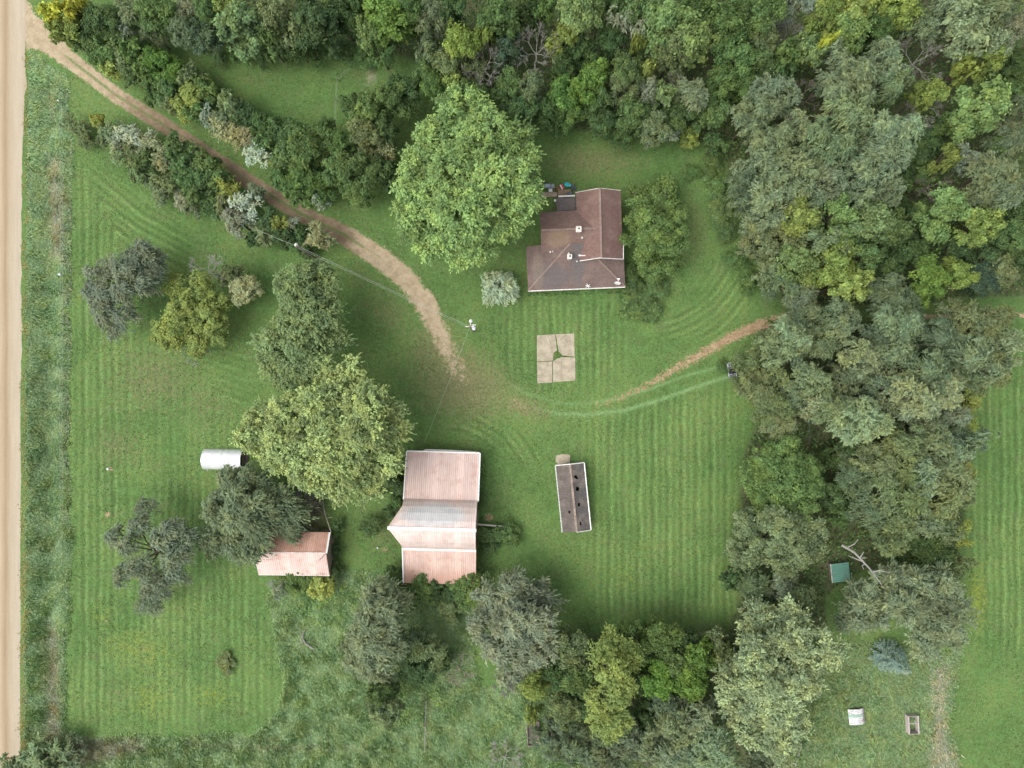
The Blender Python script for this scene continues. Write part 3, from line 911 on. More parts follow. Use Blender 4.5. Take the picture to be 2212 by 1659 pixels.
def dead(u, v, r, h, label, mat=None, lean=(0, 0), name='dead_tree', zc=None, group=None, cat='dead tree'):
    if len(DEADV) < 6:
        DEADV.append(dead_mesh(900 + len(DEADV), 3.5, 9.0, mat=M_DEADB if len(DEADV) % 3 == 2 else M_DEAD))
        i = len(DEADV) - 1
    else:
        i = int(u + v) % 6
    zc = h * .7
    x, y, _ = P(u, v, zc)
    o = bpy.data.objects.new(name, DEADV[i]); link(o)
    o.location = (x, y, 0)
    s = r * K / 3.5 * 1.5
    o.scale = (s, s, h / 8.5); o.rotation_euler = (0, 0, (u * 7.3) % 6.28)
    return tag(o, label, cat, group)

# ---- the large single trees
hero('maple_tree', 'huge bright green maple spreading beside the house, biggest crown in the yard', 'tree',
     [(1000, 250, 62), (935, 300, 62), (1050, 300, 62), (1110, 310, 52), (905, 370, 55), (985, 370, 75), (1070, 390, 70), (1120, 420, 48), (920, 450, 68),
      (1000, 460, 70), (1080, 470, 55), (950, 520, 55), (1030, 525, 50), (985, 550, 30), (890, 485, 38), (1135, 350, 36)], 17, 'fan', (.215, .310, .120), 31, k=.8, flip=True, r0=.5)
hero('cottonwood_tree', 'broad pale yellow-green cottonwood between the silver tank and the barn', 'tree',
     [(700, 800, 36), (760, 815, 48), (735, 855, 50), (795, 860, 46), (680, 870, 40), (620, 890, 52), (570, 910, 40), (545, 950, 34), (610, 950, 56), (665, 940, 46), (720, 920, 50), (780, 925, 50), (840, 890, 38), (855, 930, 30), (825, 965, 36),
      (640, 1000, 48), (590, 995, 34), (700, 990, 50), (760, 985, 46), (680, 1035, 36), (745, 1045, 38), (800, 1020, 42), (845, 1000, 28), (790, 1065, 26), (725, 1070, 22)], 16, 'fan', (.275, .335, .150), 32, k=.8, flip=True, r0=.5)
hero('cottonwood_tree', 'tall silvery-leaved cottonwood south of the green shed, white leaf undersides showing', 'tree',
     [(1640, 1340, 48), (1700, 1350, 55), (1690, 1410, 62), (1760, 1400, 60), (1795, 1400, 36), (1620, 1410, 52), (1640, 1470, 58), (1590, 1500, 48), (1720, 1460, 58),
      (1680, 1520, 55), (1610, 1560, 45), (1670, 1590, 48), (1720, 1560, 34), (1580, 1470, 36)], 15, 'fan', (.275, .330, .190), 33, k=.8, flip=True, r0=.45)
hero('elm_tree', 'wide grey feathery elm east of the small green shed', 'tree',
     [(1850, 1290, 52), (1900, 1260, 50), (1960, 1280, 62), (2030, 1270, 58), (1870, 1325, 48), (1955, 1315, 48), (2030, 1335, 56), (2060, 1310, 40),
      (1995, 1390, 40), (2060, 1380, 36), (1835, 1335, 36)], 13, 'elm', (.215, .258, .160), 34, r0=.45)
hero('elm_tree', 'grey twiggy elm on the lawn corner southeast of the barn', 'tree',
     [(1060, 1290, 42), (1110, 1275, 42), (1165, 1290, 40), (1065, 1345, 50), (1120, 1340, 52), (1175, 1345, 38), (1075, 1400, 45), (1130, 1400, 48), (1100, 1440, 38), (1170, 1400, 34)],
     11, 'elm', (.220, .250, .175), 35, r0=.4)
hero('elm_tree', 'tall narrow grey-green elm southwest of the barn', 'tree',
     [(835, 1265, 36), (860, 1295, 30), (815, 1310, 46), (850, 1340, 42), (800, 1370, 50), (790, 1420, 48), (835, 1400, 44), (815, 1455, 44), (765, 1400, 34)], 11, 'elm', (.205, .245, .150), 36, r0=.35)
hero('elm_tree', 'dense dark grey-green elm overhanging the pink-roofed shed', 'tree',
     [(505, 1050, 48), (560, 1050, 45), (480, 1100, 48), (540, 1100, 58), (600, 1090, 52), (470, 1160, 42), (520, 1165, 50), (575, 1145, 46), (625, 1120, 42), (535, 1030, 28), (628, 1152, 26)],
     10, 'elm', (.180, .222, .132), 37, r0=.4)
hero('elm_tree', 'sparse grey elm with separate leaf masses on the western lawn', 'tree',
     [(315, 1100, 26), (300, 1130, 26), (255, 1160, 30), (275, 1175, 28), (370, 1140, 36), (390, 1170, 36), (350, 1160, 30), (300, 1220, 34), (265, 1240, 30), (320, 1240, 28), (340, 1270, 38), (325, 1300, 34),
      (385, 1210, 32), (380, 1240, 26)], 9, 'elm', (.200, .238, .165), 38, k=.8, r0=.3)
hero('elm_tree', 'dark grey bushy elm at the western lawn edge beside the fence line', 'tree',
     [(215, 590, 34), (260, 570, 36), (310, 560, 38), (345, 555, 26), (230, 635, 40), (280, 620, 40), (325, 605, 36), (225, 680, 38), (270, 680, 36), (245, 715, 24), (205, 625, 26)], 8, 'elm', (.185, .218, .160), 39, k=.85, r0=.3)
hero('locust_tree', 'sparse yellow-olive tree with dead lower twigs on the western lawn', 'tree',
     [(385, 620, 30), (430, 640, 40), (395, 675, 46), (455, 685, 42), (375, 720, 38), (430, 725, 40), (350, 730, 22), (425, 755, 26), (475, 650, 24), (470, 725, 22)], 7, 'ash', (.245, .295, .095), 40, k=.75, r0=.22)
hero('ash_tree', 'pale green upright tree north of the broad cottonwood', 'tree',
     [(640, 610, 38), (690, 600, 40), (700, 640, 40), (640, 655, 42), (685, 690, 46), (600, 720, 46), (650, 725, 44), (715, 730, 36), (590, 770, 42), (640, 790, 42), (580, 735, 26), (620, 830, 36)],
     13, 'fan', (.200, .265, .125), 41, k=.8, r0=.4)
hero('ash_tree', 'rounded green tree crowding the east wall of the house', 'tree',
     [(1380, 430, 32), (1430, 420, 34), (1365, 480, 34), (1410, 480, 48), (1460, 470, 36), (1395, 530, 42), (1445, 525, 42), (1410, 575, 40), (1450, 570, 30), (1360, 520, 20)], 7.5, 'ash', (.135, .200, .068), 42, k=.8, r0=.28)
hero('olive_bush', 'round silvery-white bush on the lawn beside the house corner', 'bush', [(1078, 620, 40), (1062, 606, 26), (1096, 606, 26), (1062, 638, 27), (1095, 636, 27)], 4.2, 'olive', (0.422, 0.490, 0.358), 43, k=.9, r0=.15)
hero('ash_tree', 'deep green tree bordering the mown lawn, north of the twiggy gap', 'tree',
     [(1650, 990, 42), (1700, 985, 46), (1735, 1010, 36), (1640, 1040, 46), (1695, 1045, 52), (1745, 1050, 34), (1660, 1085, 42), (1720, 1090, 42), (1615, 1020, 28)], 11, 'ash', (.130, .200, .070), 44, k=.8, r0=.35)
hero('ash_tree', 'grey-tinted green tree at the east lawn edge, below the deep green one', 'tree',
     [(1620, 1130, 44), (1680, 1140, 48), (1740, 1140, 44), (1600, 1190, 42), (1650, 1190, 42), (1710, 1190, 46), (1755, 1185, 32), (1690, 1225, 32)], 11, 'ash', (.180, .225, .118), 45, k=.8, r0=.35)
hero('catalpa_tree', 'tall yellow-green tree in the southern belt, south of the shingled coop', 'tree',
     [(1330, 1385, 30), (1300, 1410, 34), (1350, 1420, 34), (1320, 1450, 42), (1300, 1500, 38), (1345, 1490, 32), (1290, 1545, 32), (1330, 1550, 36), (1315, 1575, 22)], 13, 'fan', (.235, .290, .095), 46, k=.8, r0=.3)

# conical blue spruce seen from above
def spruce(u, v, r, h, label):
    rg = np.random.default_rng(77)
    x, y, _ = P(u, v, h * .35)
    rad = r * K
    Cs, Ts, Ns, tt = [], [], [], []
    for lv in range(16):
        f = lv / 16
        z = .3 + (h - .3) * f
        rr = rad * (1 - f) ** .85
        nb = int(10 + 26 * (1 - f))
        for b in range(nb):
            a = rg.uniform(0, 6.28)
            d = np.array([math.cos(a), math.sin(a), .12])
            n = int(6 + 26 * (1 - f))
            s = rg.uniform(.1, 1, n)
            p = np.array([0, 0, z]) + d * (rr * s)[:, None] + rg.normal(0, .07, (n, 3))
            Cs.append(p); Ts.append(d + rg.normal(0, .5, (n, 3))); Ns.append(np.array([0, 0, 1]) + .4 * d + rg.normal(0, .35, (n, 3)))
            tt.append(np.clip(rg.normal(.45, .2, n), 0, 1))
    C, T, N, t = (np.concatenate(q) for q in (Cs, Ts, Ns, tt))
    root = thing('blue_spruce', label, 'tree', (x, y, 0))
    c = link(bpy.data.objects.new('crown', leaf_mesh('crown', C, N, T, .24, .35, t, M_LEAF)), root)
    c.color = (.27, .36, .33, 1)
    link(bpy.data.objects.new('trunk', trunk_mesh([(0, 0, h * .6, .1, .1)], h, .12, rg, M_BARK)), root)
spruce(1929, 1426, 37, 7.0, 'small blue-grey spruce on the grass below the wide grey elm')

# ---- every other tree and shrub: u v r style colour height
BELT = {
'north': ('the northern edge woods', '''
165 50 46 ash lime 7|135 36 30 ash yellow 7.6|175 24 26 ash yellow 7.8|140 75 24 ash lime 7|190 92 30 ash mid 5|230 45 42 ash dark 8|283 25 34 elm elm 8|278 75 20 elm grey 6|340 30 44 ash mid 9|405 18 34 olive grey 8|330 70 34 elm elmd 7
440 85 44 ash darkb 9|395 70 34 elm elmd 8|460 35 36 ash mid 9|535 60 58 maple light 11|500 20 36 ash gold 9|610 45 52 ash elmg 12|590 100 30 ash mid 9|690 55 60 ash dark 12|735 25 44 ash dark 11
640 95 34 ash dark 8|470 118 22 bush mid 2.6|520 116 24 bush mid 2.6|570 122 22 bush dark 2.6|625 120 24 bush mid 2.6|680 118 26 bush dark 3|735 108 26 bush dark 3|780 118 24 bush mid 2.6|770 20 36 ash dark 12|837 40 62 maple bright 13|800 75 36 maple light 11|820 105 34 ash mid 9|937 45 42 elm elmd 12|925 110 32 elm elmd 9|890 30 36 ash mid 11|970 20 40 ash dark 12
1003 100 46 ash lime 11|970 135 36 ash elmg 9|1057 75 24 ash lime 11|1077 40 54 ash mid 13|1097 110 40 ash darkb 10|1140 20 40 ash dark 12|1170 15 34 ash mid 12|1030 150 34 ash olive 7
1257 37 54 ash light 14|1220 80 36 ash lime 13|1300 15 36 ash mid 13|1257 115 40 ash dark 9|1213 155 36 ash dark 9|1363 25 46 ash mid 13|1347 70 32 elm grey 12|1323 90 36 ash dark 11
1430 65 58 ash light 14|1453 112 48 ash elmg 13|1370 110 16 ash lime 12|1495 85 54 ash light 14|1565 43 50 ash mid 13|1632 40 50 ash mid 13|1500 20 40 ash mid 12|1592 130 54 ash mid 12|1640 100 40 ash elmg 12'''),
'house': ('the woods behind the house', '''
977 175 24 ash lime 8|1027 207 38 ash mid 9|943 187 34 ash mid 8|923 160 34 ash mid 8|877 195 38 ash dark 8|850 215 40 ash mid 9|803 250 46 ash mid 9|787 300 46 ash elmg 9|763 232 34 ash mid 7
830 283 34 ash dark 8|770 365 48 ash mid 9|740 310 36 ash mid 8|730 370 36 ash mid 8|830 335 22 cedar tan 6|777 410 36 ash mid 7|838 380 32 ash dark 7|665 322 52 ash mid 8|650 385 46 ash mid 7|700 290 36 ash mid 7
695 430 22 olive grey 5|1097 187 38 ash mid 9|1147 187 36 elm elmg 9|1130 230 36 ash dark 8|1187 250 36 ash dark 8|1230 245 36 ash mid 8|1220 200 42 maple bright 10|1287 168 44 maple bright 11|1255 205 40 maple bright 10
1283 230 34 maple mid 9|1303 262 42 ash dark 8|1357 157 40 ash mid 11|1390 165 20 ash lime 11|1343 192 34 ash elmg 10|1370 247 44 ash mid 9|1410 285 38 ash elmg 8|1403 197 26 elm grey 10|1430 207 26 ash light 10
1340 290 34 ash dark 6|1495 213 44 elm elm 10|1457 255 36 ash dark 8|1490 300 20 ash lime 4|1455 283 20 elm grey 6|1562 187 40 ash mid 11|1540 250 34 ash mid 9|1545 310 26 ash dark 6|1610 190 34 ash mid 11'''),
'elms': ('the tall elm grove', '''
1658 213 54 elm elm 14|1625 255 44 elm elm 13|1708 275 40 elm elm 14|1662 317 50 elm elm 14|1635 360 52 elm elm 13|1708 377 58 elm elm 15|1615 417 46 elm elmd 12|1662 443 58 elm elm 14|1775 327 60 elm elm 16
1825 262 64 elm elm 16|1825 200 66 elm elm 16|1808 150 52 elm elm 15|1892 133 52 elm elm 15|1908 195 42 elm elm 15|1918 300 54 elm elml 16|1892 352 64 elm elm 16|1842 393 58 elm elm 15|1775 400 44 elm elm 15
1742 440 48 elm elmd 13|1900 410 44 elm elmd 14'''),
'east': ('the northeastern woods', '''
1688 130 32 ash mid 12|1682 175 32 ash dark 11|1635 147 34 ash mid 12|1708 17 38 elm grey 11|1742 113 40 ash light 14|1765 110 17 ash yellow 15|1825 33 58 maple lime 15|1825 90 44 ash light 14|1780 40 36 ash lime 14
1935 27 48 maple lime 14|1968 62 34 ash elmg 11|1890 70 34 ash mid 12|2042 27 50 elm elm 14|2092 67 74 ash elm 15|2140 20 56 elm elm 14|2130 105 44 ash elm 13|2192 60 34 elm grey 11|2125 132 40 ash lime 12|2075 150 28 ash lime 11
1995 207 34 ash lime 11|2112 240 60 maple light 13|2068 277 36 ash mid 9|1975 320 44 bush dark 5|2015 290 40 bush dark 5|1985 380 36 ash dark 5|2175 300 40 elm elmd 9|2158 320 32 ash mid 7|2192 235 38 elm elmd 9|2190 150 42 ash dark 6
2190 195 36 ash mid 7|2125 383 60 elm elm 12|2158 418 46 elm elm 12|2100 430 36 elm elmd 10|2035 347 24 ash lime 10|2085 347 28 elm grey 10|2035 457 54 ash light 12|2118 490 48 maple lime 12|2192 450 38 ash dark 8|2185 510 40 ash mid 8
1725 477 48 ash lime 14|1868 477 58 ash light 14|1800 470 46 ash light 14|1635 520 46 ash elmg 11|1775 527 50 ash elmg 13|1702 520 44 ash elmg 12|1925 500 46 ash mid 13|1708 573 48 ash light 12|1795 573 58 ash lime 13
1832 612 44 maple lime 13|1860 550 44 ash mid 12|1908 573 42 ash dark 9|2008 603 52 maple bright 11|2058 588 38 maple lime 11|1960 540 44 ash dark 9|2125 603 44 ash darkb 6|2168 588 44 ash elmg 6|2200 560 40 ash dark 7|1682 612 40 elm elmd 9
1728 632 38 elm elmd 9|1660 580 34 ash elmg 9|1640 470 36 elm elmd 11|1985 460 36 ash dark 8|2060 530 38 ash dark 7|2130 550 34 bush dark 5'''),
'yardedge': ('the low growth edging the yard', '''
1545 400 28 bush mid 1.6|1555 450 30 bush mid 1.8|1570 500 28 bush dark 1.8|1590 560 28 bush mid 2|1540 350 24 bush mid 1.4|1615 610 24 bush mid 2|1500 370 20 bush mid 1.0|1385 640 30 broad dark 1.6|1370 668 24 broad mid 1.4|1400 672 24 broad mid 1.3|1362 590 20 bush dark 2|1360 615 18 bush dark 1.6|1420 620 24 bush mid 1.8'''),
'belt': ('the eastern tree belt', '''
1908 636 42 elm elmd 10|1942 656 40 elm elmd 10|1735 665 38 elm elmd 9|1808 693 48 elm elm 12|1770 680 32 elm elmd 10|1925 703 54 elm elm 13|1715 726 52 elm elm 12|1682 755 44 elm elm 11|1758 742 40 elm elmd 11|1835 753 48 elm elm 13|1858 785 42 elm elml 13
1918 753 48 elm elm 13|1880 730 34 elm elmd 12|2025 726 44 elm elmd 11|1980 720 38 elm elmd 10|2075 698 56 elm elmg 12|2125 713 56 elm elmg 12|2158 755 48 elm elm 12|2092 775 58 elm elm 13|2125 803 40 elm elmg 12|2058 815 40 elm elmg 12|1995 800 54 elm elm 14
2018 848 50 elm elml 14|1935 842 58 elm elml 15|1975 872 46 elm elml 14|1842 900 60 elm elml 14|1872 918 46 elm elml 13|1795 880 44 elm elm 13|1742 820 46 elm elm 12|1755 872 40 elm elml 12|1818 820 44 elm elmd 12|1880 830 40 elm elmd 13
1625 778 40 elm olive 8|1662 803 40 elm elmg 9|1635 838 44 elm elmg 9|1662 875 48 elm elmg 9|1682 915 38 elm elmg 8|1612 815 26 elm olive 7|1700 770 34 elm elmd 10|1720 850 34 elm elmd 10|2058 896 34 elm grey 10|2102 865 26 bush gold 3|2090 905 22 bush gold 2.5
1925 970 50 elm elmg 12|1882 995 44 elm elmg 12|1958 950 42 elm elm 13|2008 970 54 elm elm 13|2058 970 50 elm elm 12|2085 955 30 elm elm 11|1975 1015 58 elm elm 13|2042 1020 54 elm elmg 12|1892 1046 62 elm elmg 12|1842 1026 44 elm elmd 10|1942 1062 58 elm elmg 13
2025 1072 58 elm elmg 12|2068 1062 34 elm elmg 10|1808 985 30 ash dark 6|1840 965 30 ash dark 7|1990 920 40 elm elmd 12|1925 1140 58 elm elmg 12|1880 1105 46 elm elmd 11|1985 1120 48 elm elm 12|2040 1130 42 ash elmg 10|1975 1185 46 ash dark 7|2025 1195 46 ash dark 7
2066 1222 30 ash elmg 6|1950 1215 34 ash dark 6|2075 1150 28 bush gold 4|2080 1020 24 bush gold 4|1800 1070 30 ash dark 6|1815 1110 26 bush mid 3'''),
'south': ('the southern tree belt', '''
1625 1263 42 elm elmd 7|1690 1273 44 elm elmd 7|1660 1300 32 ash dark 6|1730 1290 34 ash elmg 7|1585 1250 28 ash dark 5|1237 1406 46 ash olive 9|1204 1446 36 ash dark 8|1247 1466 44 ash mid 9|1220 1533 42 ash elmg 8|1157 1483 36 maple lime 9|1150 1545 18 maple lime 6|1260 1520 36 ash dark 7
1370 1390 44 ash mid 9|1430 1380 48 ash mid 9|1480 1390 34 ash dark 7|1453 1428 44 ash mid 9|1430 1465 46 ash bright 9|1390 1475 34 ash dark 8|1500 1425 48 ash bright 9|1495 1468 44 ash bright 9|1437 1523 40 elm elmd 9|1453 1556 48 elm elm 10|1508 1533 52 elm elm 10
1530 1606 60 elm elm 10|1480 1610 46 elm elm 9|1353 1592 52 elm elmd 9|1237 1613 46 elm elmd 8|1300 1620 44 elm elmd 8|1395 1606 44 elm elmd 9|1437 1625 44 elm elm 9|1640 1648 38 elm elmd 7|1400 1550 36 ash dark 7|1190 1590 32 elm elmd 6|1560 1420 32 ash elmg 7|1545 1380 26 ash olive 5|1320 1660 44 elm elmd 8
830 1528 40 maple elmg 8|825 1500 34 ash mid 8|920 1406 40 ash olive 6|905 1450 36 ash dark 6|890 1380 28 elm elmd 5|948 1425 26 ash dark 4'''),
'northhedge': ('the hedge north of the driveway', '''
250 115 34 ash mid 5|245 148 22 ash gold 4|300 112 32 ash mid 6|348 138 40 ash bright 6.5|290 165 24 ash mid 4|325 180 26 ash mid 4|360 198 30 ash mid 4.5|385 165 24 ash mid 5|412 215 34 ash gold 5|395 240 22 ash gold 4|447 252 22 olive silver 4.2|485 282 26 cedar tan 4|520 250 30 ash dark 4
455 215 24 ash mid 4|533 295 22 cedar tan 4|490 250 20 ash mid 3.5|563 330 32 olive silver 4.6|593 350 15 ash gold 4|597 290 34 ash dark 5|630 290 30 ash mid 5|620 340 34 ash mid 6|610 385 26 ash mid 5|560 270 26 ash dark 4|545 310 18 cedar grey 3.5|330 215 18 ash mid 3|215 110 26 ash mid 5|270 130 30 ash elmg 5|320 150 30 ash mid 5.4|265 90 30 ash mid 5.4|375 225 24 ash elmg 4|430 240 26 ash mid 4.5|470 265 22 cedar elm 4|510 295 22 cedar tan 4|500 230 26 ash elmg 5|445 190 26 ash mid 5|410 170 26 ash elmg 5|580 315 24 ash mid 5|640 420 28 ash mid 5|690 400 34 ash mid 6.5'''),
'southhedge': ('the hedge south of the driveway', '''
213 262 18 ash gold 4|170 275 24 elm elmg 2.5|185 305 20 elm elmg 2|230 300 20 ash olive 3|250 285 23 cedar elm 4|293 296 30 olive silver 4.8|250 310 20 olive silver 4.2|322 315 24 cedar tan 4|262 332 22 elm elm 3.5|300 370 24 ash light 4|290 335 22 ash olive 4|383 325 30 ash mid 4.5|402 370 40 ash mid 5|362 352 15 olive grey 4|345 345 24 cedar tan 4
450 362 28 ash mid 4.5|393 428 20 elm grey 3|430 408 32 ash mid 4.5|370 395 26 ash olive 4|335 395 22 elm elm 3|493 410 24 cedar gold 4.5|480 445 20 ash olive 4|530 443 32 olive silver 5|520 485 28 olive grey 4.8|555 420 20 cedar elm 4|580 478 26 ash dark 4.5|603 480 18 cedar gold 5|630 485 17 olive grey 4.5
617 515 24 ash dark 4|570 510 22 elm elm 4|655 505 20 ash dark 4|687 510 28 cedar tan 5|455 445 22 ash mid 3.5|550 515 18 ash dark 3.5|430 380 26 ash elmg 4|475 385 24 ash mid 4.4|345 420 22 elm elm 3|410 445 20 elm elmd 3|320 345 24 ash mid 4|500 455 24 olive grey 4.5|660 540 18 ash dark 3'''),
'barnside': ('the shrubs hugging the barn walls', '''
864 1252 32 bush dark 3|905 1246 24 bush mid 3.9|935 1258 20 bush dark 3.4|1012 1244 26 bush mid 3.9|985 1256 20 bush mid 3.4|880 1228 20 bush dark 3.4|914 1272 36 bush mid 3.5|1004 1268 38 bush mid 3.5|965 1285 26 bush dark 2.5|890 1240 22 bush dark 2.6|1035 1250 22 bush mid 2.6|970 1315 30 bush elmg 2|1047 1155 18 bush mid 2|1100 1155 28 bush mid 2.2|1060 1180 18 bush dark 1.5|800 1138 24 bush mid 2.5|850 1050 26 bush dark 3|858 1085 20 bush dark 2.5|845 1105 16 bush dark 2|1040 1075 14 bush mid 1.2|850 1020 16 bush dark 2.5'''),
'shedside': ('the shrubs around the pink-roofed shed', '''
633 1246 28 bush mid 3|660 1252 22 bush mid 2.6|693 1262 30 ash gold 3.2|600 1272 18 elm grey 2.5|720 1235 20 bush dark 2|725 1190 14 bush dark 1.8|725 1140 16 bush mid 2|690 1160 16 bush dark 1.6|660 1275 26 bush mid 2|655 1140 22 elm elmd 3|93 1640 52 elm elm 4.5|150 1625 30 elm elmd 3|40 1660 30 elm elm 4'''),
'leaningdriveside': ('the clearing and field margins', '''
527 625 40 ash tan 6|500 600 26 ash olive 5|485 1432 22 bush elmg .9|2100 830 22 bush gold 3|1560 790 14 bush mid 1'''),
}
REGION_CAT = {'small': ('shrub', 'shrub'), 'big': ('tree', 'tree')}
SNAME = {'ash': 'leafy', 'maple': 'full-leaved', 'elm': 'feathery', 'cedar': 'spiky', 'olive': 'fine-leaved', 'bush': 'dense', 'broad': 'broad-leaved'}
def plant_all():
    rows = []
    for reg, (phrase, txt) in BELT.items():
        for item in txt.replace('\n', '|').split('|'):
            f = item.split()
            if len(f) == 6:
                rows.append((reg, phrase, float(f[0]), float(f[1]), float(f[2]), f[3], f[4], float(f[5])))
    # name, and rank among its look-alikes by distance from the gravel road
    groups = {}
    for r in rows:
        kind = 'tree' if r[7] >= 5.5 else 'shrub'
        groups.setdefault((r[0], SNAME[r[5]], ADJ[r[6]], kind), []).append(r)
    n = 0
    for (reg, sn, adj, kind), rs in groups.items():
        rs.sort(key=lambda r: r[2])
        phrase = rs[0][1]
        for i, r in enumerate(rs):
            lab = '%s %s %s in %s' % (sn, adj, kind, phrase)
            if reg in ('barnside', 'shedside', 'leaningdriveside'):
                lab = '%s %s %s of %s' % (sn, adj, kind, phrase) if reg != 'leaningdriveside' else '%s %s %s on %s' % (sn, adj, kind, phrase)
            if len(rs) > 1:
                lab += ', ' + (ORD[i] if i else 'nearest') + (' from the road' if i else ' the road')
            style = r[5]
            nm = {'elm': 'elm_tree', 'maple': 'maple_tree'}.get(style, 'leafy_tree') if kind == 'tree' else {'cedar': 'cedar_shrub', 'olive': 'silver_shrub'}.get(style, 'leafy_shrub')
            plant(r[2], r[3], r[4], style, r[6], r[7], nm, lab, kind, phrase[4:] if phrase.startswith('the ') else phrase, n)
            n += 1
plant_all()

for (u, v, r, h, lab) in [
    (1160, 95, 48, 13, 'large bare grey dead tree among the northern woods behind the house'),
    (1995, 120, 50, 12, 'bare brown-grey dead tree in the northeastern woods'),
    (1740, 200, 34, 15, 'grey dead crown sticking out of the elm grove on its house side'),
    (1882, 172, 18, 16.5, 'small whitish bunch of dead twigs high in the elm grove'),
    (1708, 70, 34, 11, 'bare pale dead tree in a dark gap near the northern edge'),
    (2022, 395, 42, 9, 'brown dead thicket in the northeastern woods beside a yellow-leaved shrub'),
    (1040, 130, 44, 11.5, 'half-dead tree with pale bare limbs above the big maple'),
    (445, 585, 42, 6, 'bare twiggy dead tree north of the yellow-olive one'),
    (415, 750, 36, 4.5, 'low dead twigs below the yellow-olive tree'),
    (1460, 172, 20, 12.5, 'grey dead treetop in the woods northeast of the house'),
    (1345, 62, 26, 13.5, 'pale dead treetop near the northern edge behind the house'),
    (1715, 268, 22, 15, 'dead twigs within the western part of the elm grove'),
    (990, 1448, 36, 2.2, 'bare dead sapling lying in the grass southeast of the barn'),
    (1090, 1640, 40, 2.0, 'tangle of dead branches at the southern picture edge'),
    (1692, 1275, 26, 8, 'dead twigs in the gap below the lawn-edge trees'),
    (1515, 1395, 28, 5, 'leafless grey thicket at the lawn corner of the southern belt'),
    (2005, 225, 40, 10.5, 'dead limbs around the yellow-green tree in the northeastern woods'),
    (1090, 1475, 30, 7, 'bare lower branches under the grey twiggy elm'),
    (2150, 95, 30, 13, 'bare dead top by the northeastern picture corner'),
    (1400, 1640, 22, 9, 'white dead branch ends at the southern edge of the belt'),
    ]:
    dead(u, v, r, h, lab)
# ---------------------------------------------------------------- building materials
def metal_roof(name, pale, mid, rust, ax=1, rustlow=None, grey=None, streak=9.0, rib=.28, ribx=0):
    t = NT(name)
    p = t.obj()
    sc = (streak, .35, .35) if ribx == 0 else (.35, streak, .35)
    n1 = t.noise(t.scale(p, sc), 1.0, 4, .6)
    n2 = t.noise(p, .8, 4, .6)
    c = t.mix(t.ramp(n1, .35, .7), mid, pale)
    c = t.mix(t.math('MULTIPLY', t.ramp(t.math('ADD', n2, t.math('MULTIPLY', n1, .5)), .72, .98), .6), c, rust)
    sp = t.n('ShaderNodeSeparateXYZ'); t.set(sp.inputs[0], p)
    wnz = t.n('ShaderNodeTexWhiteNoise', noise_dimensions='1D')        # each sheet weathered a little differently
    t.set(wnz.inputs['W'], t.math('FLOOR', t.math('DIVIDE', t.math('ADD', sp.outputs[ribx], 50.0), rib * 3)))
    c = t.mix(1.0, c, t.n_rgb(t.math('ADD', .90, t.math('MULTIPLY', wnz.outputs['Value'], .18))), 'MULTIPLY')
    c = t.mix(t.math('MULTIPLY', t.ramp(t.noise(t.scale(p, (streak * .6, .2, .2) if ribx == 0 else (.2, streak * .6, .2)), 1.7, 5, .7), .58, .78), .5), c, rust)
    w = t.math('FRACT', t.math('DIVIDE', sp.outputs[ribx], rib))
    c = t.mix(t.math('MULTIPLY', t.ramp(w, .66, .78), .3), c, pale)          # stripe of the pale tone once per rib spacing
    if rustlow:
        a, b, axis_ = rustlow
        f = t.ramp(t.math('ADD', sp.outputs[axis_], t.math('MULTIPLY', t.math('SUBTRACT', n1, .5), 1.6)), a, b)
        c = t.mix(t.math('MULTIPLY', f, .75), c, rust)
    if grey:
        x0, y0, rx, ry = grey
        dx = t.math('DIVIDE', t.math('SUBTRACT', sp.outputs[0], x0), rx)
        dy = t.math('DIVIDE', t.math('SUBTRACT', sp.outputs[1], y0), ry)
        d = t.math('SQRT', t.math('ADD', t.math('MULTIPLY', dx, dx), t.math('MULTIPLY', dy, dy)))
        f = t.ramp(t.math('ADD', d, t.math('MULTIPLY', t.math('SUBTRACT', n1, .5), .9)), .65, 1.05, 1, 0)
        c = t.mix(t.math('MULTIPLY', f, .92), c, t.mix(t.ramp(n2, .3, .7), (.44, .44, .435), (.56, .555, .545)))
    return t.done(t.bsdf(c, .5, .12, t.bump(n2, .15, .02), .4))

